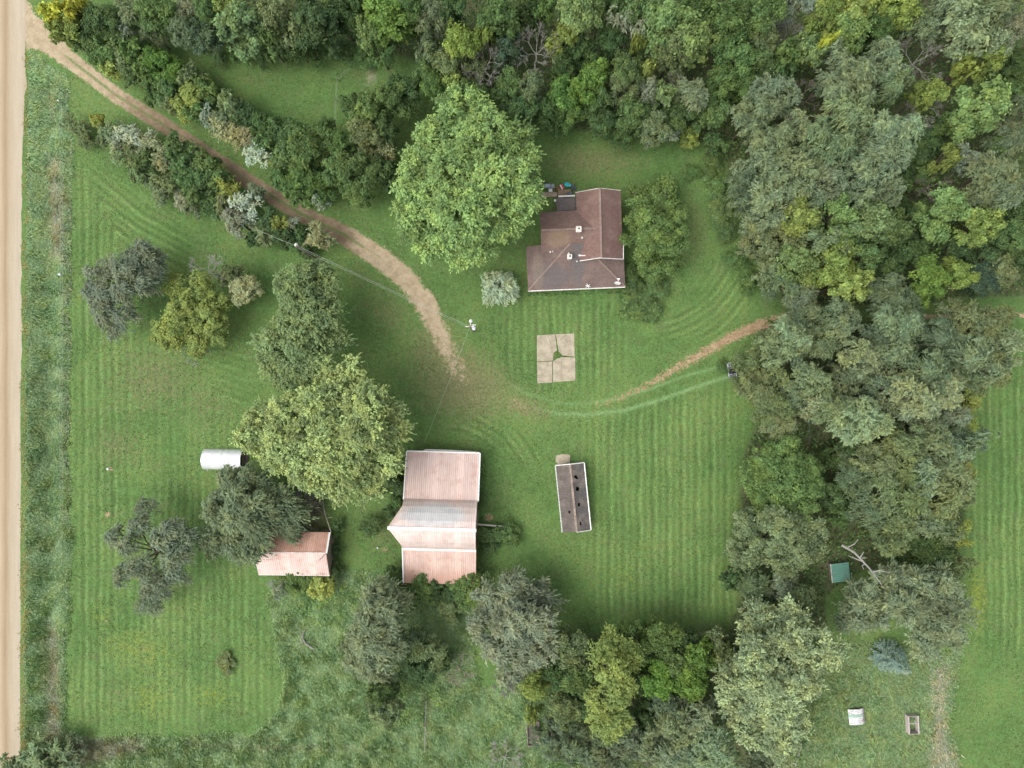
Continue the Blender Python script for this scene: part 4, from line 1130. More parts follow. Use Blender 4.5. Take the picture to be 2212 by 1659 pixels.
def shingles(name, a, b, c3, row=.16, patch=None):
    t = NT(name)
    p = t.obj()
    br = t.n('ShaderNodeTexBrick')
    t.set(br.inputs['Vector'], p)
    br.inputs['Scale'].default_value = 1.0
    br.inputs['Brick Width'].default_value = .38
    br.inputs['Row Height'].default_value = row
    br.inputs['Mortar Size'].default_value = .016
    t.set(br.inputs['Color1'], a); t.set(br.inputs['Color2'], b); t.set(br.inputs['Mortar'], tuple(x * .55 for x in a))
    n = t.noise(p, .55, 5, .65)
    n2 = t.noise(p, 9, 3, .7)
    c = t.mix(t.math('MULTIPLY', t.ramp(n, .42, .72), .75), br.outputs[0], c3)
    if patch:
        for (x0, y0, rx, ry, col, k) in patch:
            sp = t.n('ShaderNodeSeparateXYZ'); t.set(sp.inputs[0], p)
            dx = t.math('DIVIDE', t.math('SUBTRACT', sp.outputs[0], x0), rx)
            dy = t.math('DIVIDE', t.math('SUBTRACT', sp.outputs[1], y0), ry)
            d = t.math('SQRT', t.math('ADD', t.math('MULTIPLY', dx, dx), t.math('MULTIPLY', dy, dy)))
            f = t.ramp(t.math('ADD', d, t.math('MULTIPLY', t.math('SUBTRACT', t.noise(p, 1.3, 4, .7), .5), 1.0)), .55, 1.05, k, 0)
            c = t.mix(f, c, col)
    n3 = t.noise(p, 3.2, 5, .75)
    c = t.mix(1.0, c, t.n_rgb(t.math('ADD', .38, t.math('ADD', t.math('MULTIPLY', n2, .55), t.math('MULTIPLY', n3, .72)))), 'MULTIPLY')
    return t.done(t.bsdf(c, .9, 0, t.bump(t.math('ADD', br.outputs[1], n2), .4, .02), .15))

def planks_mat(name, col, axis_=0, var=.3):
    t = NT(name)
    p = t.obj()
    sc = [1.0, 1.0, 1.0]; sc[axis_] = .15
    n = t.noise(t.scale(p, tuple(x * 9 for x in sc)), 1.0, 4, .65)
    return t.done(t.bsdf(t.mix(n, tuple(c * (1 - var) for c in col), tuple(min(1, c * (1 + var)) for c in col)), .85, 0, t.bump(n, .3, .01), .15))

M_WHITE = plain('white_trim', (.74, .73, .70), .5, .06)
M_OLDWHITE = plain('old_white_paint', (.60, .58, .54), .7, .18)
M_WALLRED = planks_mat('red_barn_boards', (.26, .10, .07), 2)
M_WALLWOOD = planks_mat('weathered_boards', (.21, .175, .145), 2)
M_SIDING = planks_mat('house_siding', (.62, .60, .55), 0, .1)
M_GLASS = plain('window_glass', (.04, .05, .06), .12, .1, spec=.6)
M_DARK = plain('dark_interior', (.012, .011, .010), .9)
M_CONC = None
def concrete():
    t = NT('old_concrete')
    p = t.pos()
    n = t.noise(p, 1.1, 5, .65); n2 = t.noise(p, 8, 4, .7)
    c = t.mix(t.ramp(n, .3, .7), (.27, .235, .17), (.40, .35, .26))
    c = t.mix(t.math('MULTIPLY', t.ramp(n2, .5, .8), .4), c, (.27, .235, .19))
    cr = t.n('ShaderNodeTexVoronoi', feature='DISTANCE_TO_EDGE'); t.set(cr.inputs['Vector'], p); cr.inputs['Scale'].default_value = .45
    c = t.mix(t.math('MULTIPLY', t.ramp(cr.outputs['Distance'], 0, .018, 1, 0), .5), c, (.16, .14, .10))
    return t.done(t.bsdf(c, .9, 0, t.bump(n2, .3, .02), .15))
M_CONC = concrete()
M_BLACK = plain('black_rubber', (.02, .02, .022), .7, .2)
M_STEEL = plain('grey_steel', (.42, .43, .44), .4, .15, metal=.5)
M_POLE = bark_material('pole_wood', (.20, .16, .12))
M_WIRE = plain('wire', (.36, .38, .35), .5, .1)

def corrugated(name, prof, x0, x1, mat, parent, rib=.28, hgt=.035, thick=.03, along='x', wave=False):
    """ribbed sheet: ribs run along the profile [(y, z), ...], spaced along x"""
    xs, hs_ = [], []
    x = x0
    while x < x1 - 1e-6:
        if wave:
            for k in range(4):
                xs.append(x + rib * k / 4); hs_.append(hgt * .5 * (1 - math.cos(2 * math.pi * k / 4)))
        else:
            for k, h_ in ((0, 0), (.66, 0), (.74, 1), (.92, 1)):
                xs.append(x + rib * k); hs_.append(h_ * hgt)
        x += rib
    xs.append(x1); hs_.append(0)
    keep = [(a, b) for a, b in zip(xs, hs_) if a <= x1 + 1e-6]
    V, F = [], []
    for (y, z) in prof:
        for (a, b) in keep:
            V.append((a, y, z + b) if along == 'x' else (y, a, z + b))
    n = len(keep)
    for i in range(len(prof) - 1):
        for j in range(n - 1):
            F.append((i * n + j, i * n + j + 1, (i + 1) * n + j + 1, (i + 1) * n + j))
    m = MB().add(V, F)
    o = m.build(name, mat, parent)
    md = o.modifiers.new('thickness', 'SOLIDIFY'); md.thickness = thick; md.offset = -1
    return o

def local(root):
    bx, by = root.location.x, root.location.y
    rz = root.rotation_euler.z
    ca, sa = math.cos(-rz), math.sin(-rz)
    def f(u, v, z):
        x, y, _ = P(u, v, z)
        x -= bx; y -= by
        return (x * ca - y * sa, x * sa + y * ca, z)
    return f

def wall_quad(m, a, b, z0, z1a, z1b, t=.15):
    """upright wall from a to b (x, y), with sloping top"""
    ax, ay = a; bx, by = b
    d = Vector((bx - ax, by - ay)).normalized() * (t / 2)
    nx, ny = -d.y, d.x
    vs = [(ax + nx, ay + ny, z0), (bx + nx, by + ny, z0), (bx + nx, by + ny, z1b), (ax + nx, ay + ny, z1a),
          (ax - nx, ay - ny, z0), (bx - nx, by - ny, z0), (bx - nx, by - ny, z1b), (ax - nx, ay - ny, z1a)]
    m.add(vs, [(0, 1, 2, 3), (7, 6, 5, 4), (0, 4, 5, 1), (1, 5, 6, 2), (2, 6, 7, 3), (3, 7, 4, 0)])

# ---------------------------------------------------------------- the barn
def barn():
    rz = -.027
    root = thing('barn', 'pink metal-roofed barn with lean-tos and a pointed hay hood', 'barn', (-9.62, -18.75, 0), rz)
    xw, xe = -4.80, 4.80
    yN, yNf, yR, ySf, yS = 9.15, 3.15, 0.0, -3.3, -8.25
    zE, zF, zR = 2.9, 4.6, 7.7
    pale, mid, rust = (.62, .50, .45), (.52, .385, .335), (.42, .25, .185)
    mN = metal_roof('barn_roof_paint', pale, mid, rust)
    mS = metal_roof('barn_south_roof_paint', (.61, .475, .415), (.52, .365, .30), (.42, .23, .155), rustlow=(-5.2, -8.4, 1))
    mC = metal_roof('barn_centre_roof_paint', (.68, .58, .53), (.57, .445, .395), (.43, .28, .21), grey=(-.6, 1.6, 4.9, 1.5))
    # slopes: lean-tos in two runs so the sheets can sag a little
    corrugated('north_roof', [(yN + .25, zE - .08), ((yN + yNf) / 2, (zE + zF) / 2 - .04), (yNf, zF)], xw - .15, xe + .15, mN, root)
    corrugated('south_roof', [(ySf, zF), ((yS + ySf) / 2, (zE + zF) / 2 - .04), (yS - .25, zE - .08)], xw - .1, xe + .1, mS, root)
    arch = [(3.3, 0), (3.05, .75), (2.6, 1.5), (1.9, 2.2), (1.0, 2.8), (0, 3.15)]
    prof = [(yy - .05, zF + .02 + zz) for yy, zz in arch] + [(-yy - .05, zF + .02 + zz) for yy, zz in arch[-2::-1]]
    corrugated('arched_roof', prof, xw - .12, xe + .12, mC, root)
    # hay hood: the arched sheets run out to a point at the west gable
    m = MB()
    tip = (xw - 1.75, -.05, zF + 3.12)
    pts = [(xw - .12, yy - .05, zF + .02 + zz) for yy, zz in arch[2:]]
    pts2 = [(xw - .12, -yy - .05, zF + .02 + zz) for yy, zz in arch[2:]]
    for a, b in zip(pts[:-1], pts[1:]):
        m.slab([a, b, tip], .04)
    for a, b in zip(pts2[:-1], pts2[1:]):
        m.slab([b, a, tip], .04)
    m.build('hay_hood', mC, root)
    # white trim
    def trim(name, a, b, w, h=.06):
        MB().bar(a, b, w, h).build(name, M_WHITE, root)
    zr = zF + 3.15
    trim('ridge_cap', (xw - 1.7, -.05, zr + .08), (xe + .2, -.05, zr + .08), .40)
    trim('flashing', (xw - .1, yNf - .02, zF + .12), (xe + .15, yNf - .02, zF + .12), .16)
    trim('flashing', (xw - .1, ySf - .12, zF + .12), (xe + .1, ySf - .08, zF + .12), .34)
    trim('rake_board', (xw - .2, yNf, zF + .03), (xw - .2, yN + .3, zE - .02), .13, .2)
    trim('rake_board', (xe + .22, yNf, zF + .03), (xe + .22, yN + .3, zE - .02), .16, .2)
    trim('rake_board', (xw - .16, ySf, zF + .03), (xw - .16, yS - .2, zE - .02), .17, .2)
    trim('fascia', (xw - .15, yN + .33, zE - .12), (xe + .2, yN + .33, zE - .12), .14, .26)
    # walls
    m = MB()
    wall_quad(m, (xw, yN - .1), (xe, yN - .1), 0, zE, zE)
    wall_quad(m, (xw, yS + .1), (xe, yS + .1), 0, zE, zE)
    for x in (xw + .08, xe - .08):
        wall_quad(m, (x, yN - .2), (x, yNf), 0, zE, zF)
        wall_quad(m, (x, ySf), (x, yS + .2), 0, zF, zE)
        q = [(x, yy - .05, zF + zz) for yy, zz in arch] + [(x, -yy - .05, zF + zz) for yy, zz in arch[-2::-1]] + [(x, -3.3, 0), (x, 3.2, 0)]
        n = len(q)
        m.add(q + [(a + .12 * (1 if x < 0 else -1), b, c) for a, b, c in q], [tuple(range(n)), tuple(range(2 * n - 1, n - 1, -1))] + [(i, i + n, (i + 1) % n + n, (i + 1) % n) for i in range(n)])
    m.build('wall', M_WALLRED, root)
    MB().box(xe - .01, -1.6, 0, xe + .05, 1.4, 3.0).build('door', M_WALLWOOD, root)
    MB().box(xw - .05, -1.4, 4.4, xw + .01, 1.3, 6.4).build('hay_door', M_WALLWOOD, root)
    for y in (5.0, 7.4):
        w = MB().box(xe - .01, y, 1.3, xe + .06, y + .9, 2.1).build('window', M_OLDWHITE, root)
        MB().box(xe + .062, y + .1, 1.4, xe + .07, y + .8, 2.0).build('pane', M_GLASS, w)
    for x in (-3, 0, 2.6):
        w = MB().box(x, yN - .03, 1.2, x + .9, yN + .02, 2.0).build('window', M_OLDWHITE, root)
        MB().box(x + .1, yN + .022, 1.3, x + .8, yN + .03, 1.9).build('pane', M_GLASS, w)
    # torn white sheeting hanging at the north eave
    MB().slab([(-2.9, yN + .40, zE - .35), (-2.4, yN + .62, zE - .55), (1.0, yN + .60, zE - .6), (4.0, yN + .50, zE - .5), (4.9, yN + .42, zE - .35)], .03).build('eave_sheet', M_OLDWHITE, root)
barn()
# weathered rail sticking out at the east wall
o = MB().bar(P(1032, 1132.5, 1.2), P(1092, 1137.5, 1.0), .2, .16).build('timber_rail', planks_mat('grey_timber', (.42, .39, .34), 0))
tag(o, 'weathered grey timber rail jutting out from the barn east wall', 'timber')
for (u, v) in ((1040, 1134), (1088, 1138)):
    MB().box(*P(u - 1, v + 1, 0)[:2], -.1, *P(u + 1, v - 1, 0)[:2], 1.0).build('rail_post', M_WALLWOOD, o)

# ---------------------------------------------------------------- farmhouse
def house():
    x, y, _ = P(1245, 520, 0)
    root = thing('farmhouse', 'brown-shingled farmhouse with cross gables, hipped front roof and two chimneys', 'house', (x, y, 0))
    f = local(root)
    brown = ((.155, .102, .086), (.18, .12, .100), (.21, .148, .122))
    cen = f(1230, 560, 4)
    mA = shingles('roof_shingles_gable', (.165, .104, .088), (.19, .120, .100), (.22, .148, .122))
    mB = shingles('roof_shingles_wing', *brown, patch=[(cen[0] - 1.6, cen[1] + 2.6, 2.2, 1.4, (.22, .16, .10), .5)])
    mC = shingles('roof_shingles_front', (.142, .104, .092), (.162, .118, .102), (.188, .136, .115),
                  patch=[(cen[0] + 1.2, cen[1] + .2, 1.2, 5.0, (.105, .10, .097), .7), (cen[0] - 2.4, cen[1] - 2.2, 3.0, 2.0, (.105, .10, .10), .6), (cen[0] - 4.2, cen[1] - 1.4, 1.0, 3.0, (.19, .155, .12), .5)])
    cap = shingles('ridge_shingles', (.225, .165, .135), (.25, .185, .15), (.27, .21, .17))
    eA, rA, eB, rB, eC = 4.1, 5.95, 4.0, 5.5, 2.9
    def roof(name, quads, mat, t=.14):
        m = MB()
        for q in quads:
            q = [f(*p) for p in q]
            n = sum(((Vector(q[i]) - Vector(q[0])).cross(Vector(q[i + 1]) - Vector(q[0])) for i in range(1, len(q) - 1)), Vector())
            m.slab(q if n.z > 0 else q[::-1], t)
        return m.build(name, mat, root)
    nwA, neA, swA, seA = (1243.3, 416.1, eA), (1340.6, 411.4, eA), (1252.9, 563.6, eA), (1345.8, 559.3, eA)
    rnA, rsA = (1295.4, 406.2, rA), (1298.9, 556.7, rA)
    roof('gable_roof', [[nwA, swA, rsA, rnA], [neA, rnA, rsA, seA]], mA)
    nwB, swB, rwB, reB = (1166.1, 458.6, eB), (1169.6, 545.4, eB), (1168.3, 497.3, rB), (1297, 492.6, rB)
    roof('wing_roof', [[nwB, rwB, reB, (1297, 452, eB)], [swB, (1297, 540, eB), reB, rwB]], mB)
    NW, SW, SE = (1136.6, 533.2, eC), (1140.9, 627.9, eC), (1350.6, 619.2, eC)
    P1, P2, HR = (1232, 525, 4.62), (1262, 526, 4.58), (1292.8, 561, 3.93)
    roof('front_roof', [[SW, SE, HR, P2, P1], [SW, P1, NW], [SE, (1346.8, 540, eC), (1291, 540, 3.93), HR], [NW, P1, (1232, 520, 4.4)]], mC)
    def line(a, b, w=.2, name='ridge_cap'):
        A, B = Vector(f(*a)), Vector(f(*b))
        MB().bar(A + Vector((0, 0, .03)), B + Vector((0, 0, .03)), w, .07).build(name, cap, root)
    line(rnA, rsA, .26); line(rwB, (1292, 492.8, rB), .24); line(SW, P1, .2); line(SE, HR, .16)
    tr = lambda a, b, w=.1, h=.16, name='fascia': MB().bar(Vector(f(*a)) - Vector((0, 0, .05)), Vector(f(*b)) - Vector((0, 0, .05)), w, h).build(name, M_OLDWHITE, root)
    tr((SW[0], SW[1] + 1, eC), (SE[0], SE[1] + 1, eC), .12, .16, 'gutter')
    tr(swA, rsA, .09); tr((seA[0], seA[1] + .6, eA), (rsA[0], rsA[1] + .6, rA), .1); tr((seA[0] + .8, 520, eA), (seA[0] + .8, 559, eA), .1, .14, 'gutter')
    tr(nwA, rnA, .06); tr(rnA, neA, .06)
    # porch roof over the back door
    roof('porch_roof', [[(1201.5, 427.5, 2.75), (1242.8, 426.5, 2.75), (1243.5, 458, 3.15), (1203, 459, 3.15)]], shingles('porch_shingles', (.115, .098, .095), (.14, .118, .113), (.15, .13, .12)), .1)
    tr((1206, 424.3, 2.72), (1242, 422.6, 2.72), .2, .12, 'gutter')
    MB().box(*f(1197, 435.5, 2.3)[:2], 2.1, *f(1201, 431.6, 2.3)[:2], 2.5).build('electric_box', M_WHITE, root)
    # walls
    def block(u0, v0, u1, v1, z):
        a, b = f(u0, v1, z), f(u1, v0, z)
        m = MB().box(a[0], a[1], -.1, b[0], b[1], z - .12)
        return m.build('wall', M_SIDING, root), a, b
    wa, a, b = block(1250, 418, 1337, 553, eA + .2)
    for v_, sg in ((416, 1), (553, -1)):
        q = [f(1250, v_, eA), f(1337, v_, eA), f(1297, v_, rA - .25)]
        MB().add(q + [(x_, y_ - .12 * sg, z_) for x_, y_, z_ in q], [(0, 1, 2), (5, 4, 3), (0, 3, 4, 1), (1, 4, 5, 2), (2, 5, 3, 0)]).build('gable_end', M_SIDING, root)
    block(1172, 463, 1260, 540, eB + .1)
    block(1146, 545, 1343, 614, eC + .05)
    block(1208, 436, 1243, 462, 2.7)
    ys = f(1200, 614, 2.8)[1]
    for u in (1165, 1205, 1290, 1320):
        x0 = f(u, 614, 1.5)[0]
        w = MB().box(x0, ys - .06, .9, x0 + .95, ys + .02, 2.2).build('window', M_WHITE, root)
        MB().box(x0 + .09, ys - .066, 1.0, x0 + .86, ys - .062, 2.1).build('pane', M_GLASS, w)
    x0 = f(1245, 614, 1.5)[0]
    d = MB().box(x0, ys - .06, .1, x0 + .95, ys + .02, 2.15).build('door', plain('brown_door', (.16, .09, .06), .5), root)
    MB().box(x0 + .78, ys - .12, 1.0, x0 + .84, ys - .06, 1.06).build('handle', M_STEEL, d)
    # chimneys, pots and vents
    for (u, v, z0, z1, s) in ((1249.8, 495, 5.0, 6.2, .30), (1230.4, 554.5, 3.6, 5.1, .25)):
        c = f(u, v, z1)
        ch = MB().box(c[0] - s, c[1] - s, z0, c[0] + s, c[1] + s, z1).build('chimney', plain('chimney_render', (.46, .40, .35), .9, .2), root)
        MB().box(c[0] - s - .07, c[1] - s - .07, z1 + .001, c[0] + s + .07, c[1] + s + .07, z1 + .1).build('cap', plain('chimney_cap', (.60, .56, .50), .8, .15), ch)
        MB().lathe([(.11, 0), (.12, .02), (.10, .03)], 12, (c[0] + .05, c[1] + .07, z1 + .102)).build('flue', M_DARK, ch)
    for (u, v, z, s) in ((1257, 514, 4.85, .11), (1188.5, 545, 3.95, .10), (1193.5, 544, 3.95, .08), (1246, 565, 4.0, .07), (1228.3, 548, 4.3, .09)):
        c = f(u, v, z)
        MB().lathe([(s, 0), (s, .35), (s * 1.3, .36), (s * 1.2, .42)], 10, (c[0], c[1], z - .15)).build('vent_pipe', M_OLDWHITE, root)
house()

def dish():
    x, y, z = P(1333, 616, 3.0)
    root = thing('satellite_dish', 'white satellite dish at the front roof corner of the farmhouse', 'dish', (x, y, z - .05))
    prof = [(.02, 0), (.2, .03), (.36, .09), (.44, .15), (.45, .16), (.36, .11), (.2, .05), (.02, .02)]
    d = MB().lathe(prof, 18, (0, 0, 0), 1, 1).build('reflector', M_WHITE, root)
    d.rotation_euler = (math.radians(-52), 0, math.radians(0)); d.location = (-.05, .05, .55)
    MB().tube([(0, .1, 0), (0, .12, .3), (-.03, .1, .55)], .03, 8).build('mast', M_STEEL, root)
    MB().bar((-.05, 0, .45), (.1, .72, .80), .07).build('feed_arm', M_WHITE, root)
    MB().box(-.12, .68, .76, .26, .82, .9).build('receiver', M_WHITE, root)
dish()
def antenna():
    x, y, z = P(1269, 619, 3.0)
    root = thing('antenna', 'small pale antenna on the front gutter of the farmhouse', 'antenna', (x, y, z))
    MB().tube([(0, .1, -.1), (0, .05, .6)], .03, 6).build('mast', M_STEEL, root)
    m = MB()
    for a in (.6, 2.0, 2.8):
        m.bar((-.35 * math.cos(a), -.35 * math.sin(a), .6), (.35 * math.cos(a), .35 * math.sin(a), .62), .06)
    m.build('element', M_WHITE, root)
antenna()

# ---------------------------------------------------------------- concrete parking pad: four slabs with grass in the joints
pad = thing('concrete_pad', 'cracked tan concrete pad of four slabs on the lawn below the house', 'concrete pad', P(1201, 774), 0)
fp = local(pad)
def slab_piece(pts, t=.14):
    MB().slab([fp(u, v, .09 + ground_z(np.array(u), np.array(v))) for u, v in pts][::-1], t).build('slab', M_CONC, pad)
slab_piece([(1160, 724.5), (1199.6, 722.2), (1203, 757), (1196, 762), (1194.5, 779), (1160, 781)])
slab_piece([(1200.6, 722), (1240.5, 720), (1241.5, 770.4), (1216, 768), (1207, 759)])
slab_piece([(1160, 782.5), (1192.8, 780.5), (1193, 826), (1161, 828)])
slab_piece([(1194.5, 780.5), (1203, 775), (1214, 771.5), (1242.5, 772), (1243, 822), (1194.5, 825.5)])
blades('joint_weeds', 'weeds growing in the joints of the concrete pad', [[(1199, 722), (1201, 722), (1203, 757), (1214, 768), (1241, 769), (1241, 772), (1212, 772), (1194, 781), (1194, 826), (1191, 826), (1191, 781), (1160, 783), (1160, 780), (1192, 778), (1194, 763), (1201, 757)]],
       90, .16, [(.10, .18, .05), (.14, .2, .07)], 51, .05, (0, 0), cat='weeds')

# ---------------------------------------------------------------- shingled coop with holes in the roof
def coop():
    x, y, _ = P(1238, 1077, 0)
    root = thing('coop', 'long dark-shingled coop with white eaves and holes in its roof', 'shed', (x, y, 0))
    f = local(root)
    eL, rZ = 1.9, 2.75
    mL = shingles('coop_shingles', (.105, .090, .080), (.15, .128, .112), (.185, .158, .135), .11)
    mR = shingles('coop_worn_shingles', (.092, .086, .082), (.135, .122, .112), (.225, .19, .15), .11)
    nw, sw, ne, se = (1200.5, 1006.1), (1215.3, 1150.3), (1261.2, 999.9), (1275.8, 1144.4)
    rn, rs = (1231.2, 1003.5), (1245.8, 1149)
    holes_r = [(.19, .33, .022, .13), (.215, .40, .012, .10), (.37, .36, .034, .13), (.605, .36, .034, .09), (.885, .33, .028, .08)]
    holes_l = [(.70, .62, .022, .07)]
    for (a0, a1, e0, e1, hl, mat, nm) in ((nw, sw, rn, rs, holes_l, mL, 'west_roof'), (rn, rs, ne, se, holes_r, mR, 'east_roof')):
        n, k = 120, 26
        V, F = [], []
        za, zb = (eL, rZ) if nm == 'west_roof' else (rZ, eL)
        for i in range(n + 1):
            t = i / n
            for j in range(k + 1):
                s = j / k
                u = (a0[0] * (1 - t) + a1[0] * t) * (1 - s) + (e0[0] * (1 - t) + e1[0] * t) * s
                v = (a0[1] * (1 - t) + a1[1] * t) * (1 - s) + (e0[1] * (1 - t) + e1[1] * t) * s
                V.append(f(u, v, za + (zb - za) * s + .015 * math.sin(9 * t) * math.sin(3.1 * s)))
        rr = random.Random(4)
        for i in range(n):
            for j in range(k):
                t, s = (i + .5) / n, (j + .5) / k
                if any(((t - ht) / rt) ** 2 + ((s - hs_) / rs_) ** 2 < rr.uniform(.65, 1.25) for ht, hs_, rt, rs_ in hl):
                    continue
                F.append((i * (k + 1) + j, (i + 1) * (k + 1) + j, (i + 1) * (k + 1) + j + 1, i * (k + 1) + j + 1))
        o = MB().add(V, F).build(nm, mat, root)
        md = o.modifiers.new('thickness', 'SOLIDIFY'); md.thickness = .05; md.offset = -1
    cap = plain('rusty_ridge', (.24, .185, .15), .8, .3)
    MB().bar(Vector(f(*rn, rZ)) + Vector((0, 0, .04)), Vector(f(*rs, rZ)) + Vector((0, 0, .04)), .3, .05).build('ridge_cap', cap, root)
    tr = lambda a, b, z, w=.09, nm='fascia', m=M_WHITE: MB().bar(f(*a, z), f(*b, z), w, .14).build(nm, m, root)
    tr((ne[0] + .8, ne[1]), (se[0] + .8, se[1]), eL, .13)
    tr(nw, rn, eL + .45, .1, 'barge_board', M_OLDWHITE) if False else None
    MB().bar(f(nw[0], nw[1] - .8, eL), f(rn[0], rn[1] - .8, rZ), .12, .16).build('barge_board', M_OLDWHITE, root)
    MB().bar(f(rn[0], rn[1] - .8, rZ), f(ne[0], ne[1] - .8, eL), .12, .16).build('barge_board', M_OLDWHITE, root)
    MB().bar(f(rs[0], rs[1] + .6, rZ), f(se[0], se[1] + .6, eL), .09, .14).build('barge_board', M_OLDWHITE, root)
    me = None
    for i in range(46):       # rafter ends along the west eave
        t = (i + .5) / 46
        c = f(nw[0] * (1 - t) + sw[0] * t - .9, nw[1] * (1 - t) + sw[1] * t, eL - .03)
        if me is None:
            r0 = MB().box(-.07, -.06, -.05, .06, .06, .05).build('rafter_end', M_WHITE, root); me = r0.data
            r0.location = c
        else:
            o = bpy.data.objects.new('rafter_end', me); link(o, root); o.location = c
    m = MB()
    for a, b in ((nw, sw), (ne, se)):
        A, B = f(*a, eL), f(*b, eL)
        sgn = .22 if a is nw else -.22
        wall_quad(m, (A[0] + sgn, A[1] - .2), (B[0] + sgn, B[1] + .2), 0, eL - .1, eL - .1, .1)
    for a, b, r_, s in ((nw, ne, rn, -.2), (sw, se, rs, .2)):
        A, B, C_ = f(*a, eL), f(*b, eL), f(*r_, rZ)
        A, B, C_ = (A[0] + .22, A[1] + s), (B[0] - .22, B[1] + s), (C_[0], C_[1] + s)
        wall_quad(m, A, C_, 0, eL - .1, rZ - .15, .1); wall_quad(m, C_, B, 0, rZ - .15, eL - .1, .1)
    m.build('wall', M_OLDWHITE, root)
    A, B = f(1222, 1010, 0), f(1258, 1140, 0)
    MB().slab([(f(1208, 1012, 0)[0], f(1208, 1012, 0)[1], .08), (f(1222, 1143, 0)[0], f(1222, 1143, 0)[1], .08), (f(1268, 1138, 0)[0], f(1268, 1138, 0)[1], .08), (f(1254, 1007, 0)[0], f(1254, 1007, 0)[1], .08)], .1).build('floor', M_DARK, root)  # near-black colour paints the darkness inside, seen through the roof holes
    MB().bar(f(1224, 1003.5, .05), f(1224, 1003.5, 1.75), .75, .08).build('door', M_WALLWOOD, root)
coop()
step = MB().slab([P(u, v, .1) for u, v in ((1201, 984), (1214, 981), (1232, 982), (1231, 1001), (1206, 1003), (1200, 996))][::-1], .14).build('door_step', M_CONC)
tag(step, 'small concrete apron in front of the dark-shingled coop', 'concrete pad')

# ---------------------------------------------------------------- pink-roofed shed in the trees
def shed():
    root = thing('shed', 'small pink metal-roofed shed half hidden under the dark elm', 'shed', (-29.5, -22.8, 0), -.012)
    f = local(root)
    m1 = metal_roof('shed_roof_north', (.58, .38, .30), (.50, .29, .21), (.36, .15, .085))
    m2 = metal_roof('shed_roof_south', (.68, .53, .48), (.60, .44, .385), (.42, .20, .12), rustlow=None)
    zr, ze = 4.6, 2.7
    xw, xe = f(556, 1200, 3.5)[0], f(709, 1200, 3.5)[0]
    yr, yn, ys = f(640, 1194, zr)[1], f(640, 1149, ze + .3)[1], f(640, 1242, ze)[1]
    corrugated('north_roof', [(yn, ze + .3), (yr, zr)], xw, xe, m1, root)
    corrugated('south_roof', [(yr, zr), (ys, ze)], xw, xe, m2, root)
    MB().bar((xw, yr, zr + .06), (xe, yr, zr + .06), .2, .05).build('ridge_cap', plain('faded_ridge', (.50, .40, .36), .6), root)
    MB().bar((xe + .05, yn - .02, ze + .32), (xe + .05, yr, zr + .04), .22, .12).build('rake_board', M_WHITE, root)
    MB().bar((xw - .03, yr, zr), (xw - .03, ys, ze), .08, .14).build('rake_board', M_OLDWHITE, root)
    MB().bar((xw, ys - .03, ze), (xe, ys - .03, ze), .08, .14).build('fascia', M_OLDWHITE, root)
    m = MB()
    wall_quad(m, (xw + .2, ys + .25), (xe - .2, ys + .25), 0, ze - .05, ze - .05)
    wall_quad(m, (xw + .2, yn - .25), (xe - .2, yn - .25), 0, ze + .2, ze + .2)
    for x in (xw + .2, xe - .12):
        wall_quad(m, (x, ys + .2), (x, yr), 0, ze, zr - .1); wall_quad(m, (x, yr), (x, yn - .2), 0, zr - .1, ze + .2)
    m.build('wall', M_WALLWOOD, root)
    MB().box(xe - .04, yr - 2.2, 0, xe + .02, yr - .9, 2.0).build('door', planks_mat('grey_door', (.16, .14, .125), 2), root)
    MB().bar((xe - .1, yr - .1, zr + .1), (xe - 1.0, yr - 1.05, 4.2), .1).build('loose_board', M_WALLWOOD, root)
shed()

# ---------------------------------------------------------------- silver half-round shelter
def quonset():
    xa, xb = P(440, 993, .4)[0], P(524, 993, .4)[0]
    y = P(480, 993, .5)[1]
    root = thing('metal_shelter', 'shiny silver half-round metal shelter on the western lawn', 'shelter', ((xa + xb) / 2, y, 0), -.02)
    L = (xb - xa) / 2
    r = 1.42
    t = NT('galvanised_sheet')
    n = t.noise(t.obj(), 1.5, 4, .6)
    mt = t.done(t.bsdf(t.mix(t.ramp(n, .3, .7), (.66, .68, .67), (.80, .81, .80)), .38, .35, t.bump(n, .2, .03), .5))
    prof = [(r * math.cos(a), r * .95 * math.sin(a)) for a in np.linspace(0, math.pi, 25)]
    corrugated('shell', prof, -L, L, mt, root, .24, .012, .03)
    for x in (-L - .01, L + .01, 0):
        MB().tube([(x, (r + .02) * math.cos(a), (r + .02) * .95 * math.sin(a)) for a in np.linspace(0, math.pi, 19)], .025, 6).build('rim', M_STEEL, root)
    q = [(L - .35, r * .93 * math.cos(a), r * .88 * math.sin(a)) for a in np.linspace(0, math.pi, 17)]
    n_ = len(q)
    boards = MB()
    for i in range(9):      # upright boards closing the east end
        y0, y1 = -1.3 + i * .29, -1.3 + i * .29 + .275
        h = math.sqrt(max(.05, (r * .93) ** 2 - max(abs(y0), abs(y1)) ** 2)) * .9
        MB().box(L + .05, y0, 0, L + .09, y1, max(.35, h * .72)).build('board', M_WALLWOOD, root)
    MB().box(L + .14, -.9, .02, L + .62, .8, .10).build('ramp', planks_mat('ramp_boards', (.13, .10, .085), 1), root)
    MB().tube([(-L + .3, -r - .08, .03), (-L + .4, -r - .25, .12), (-L + .55, -r - .12, .2), (-L + .45, -r - .05, .05)], .03, 6).build('chain', M_OLDWHITE, root)
quonset()

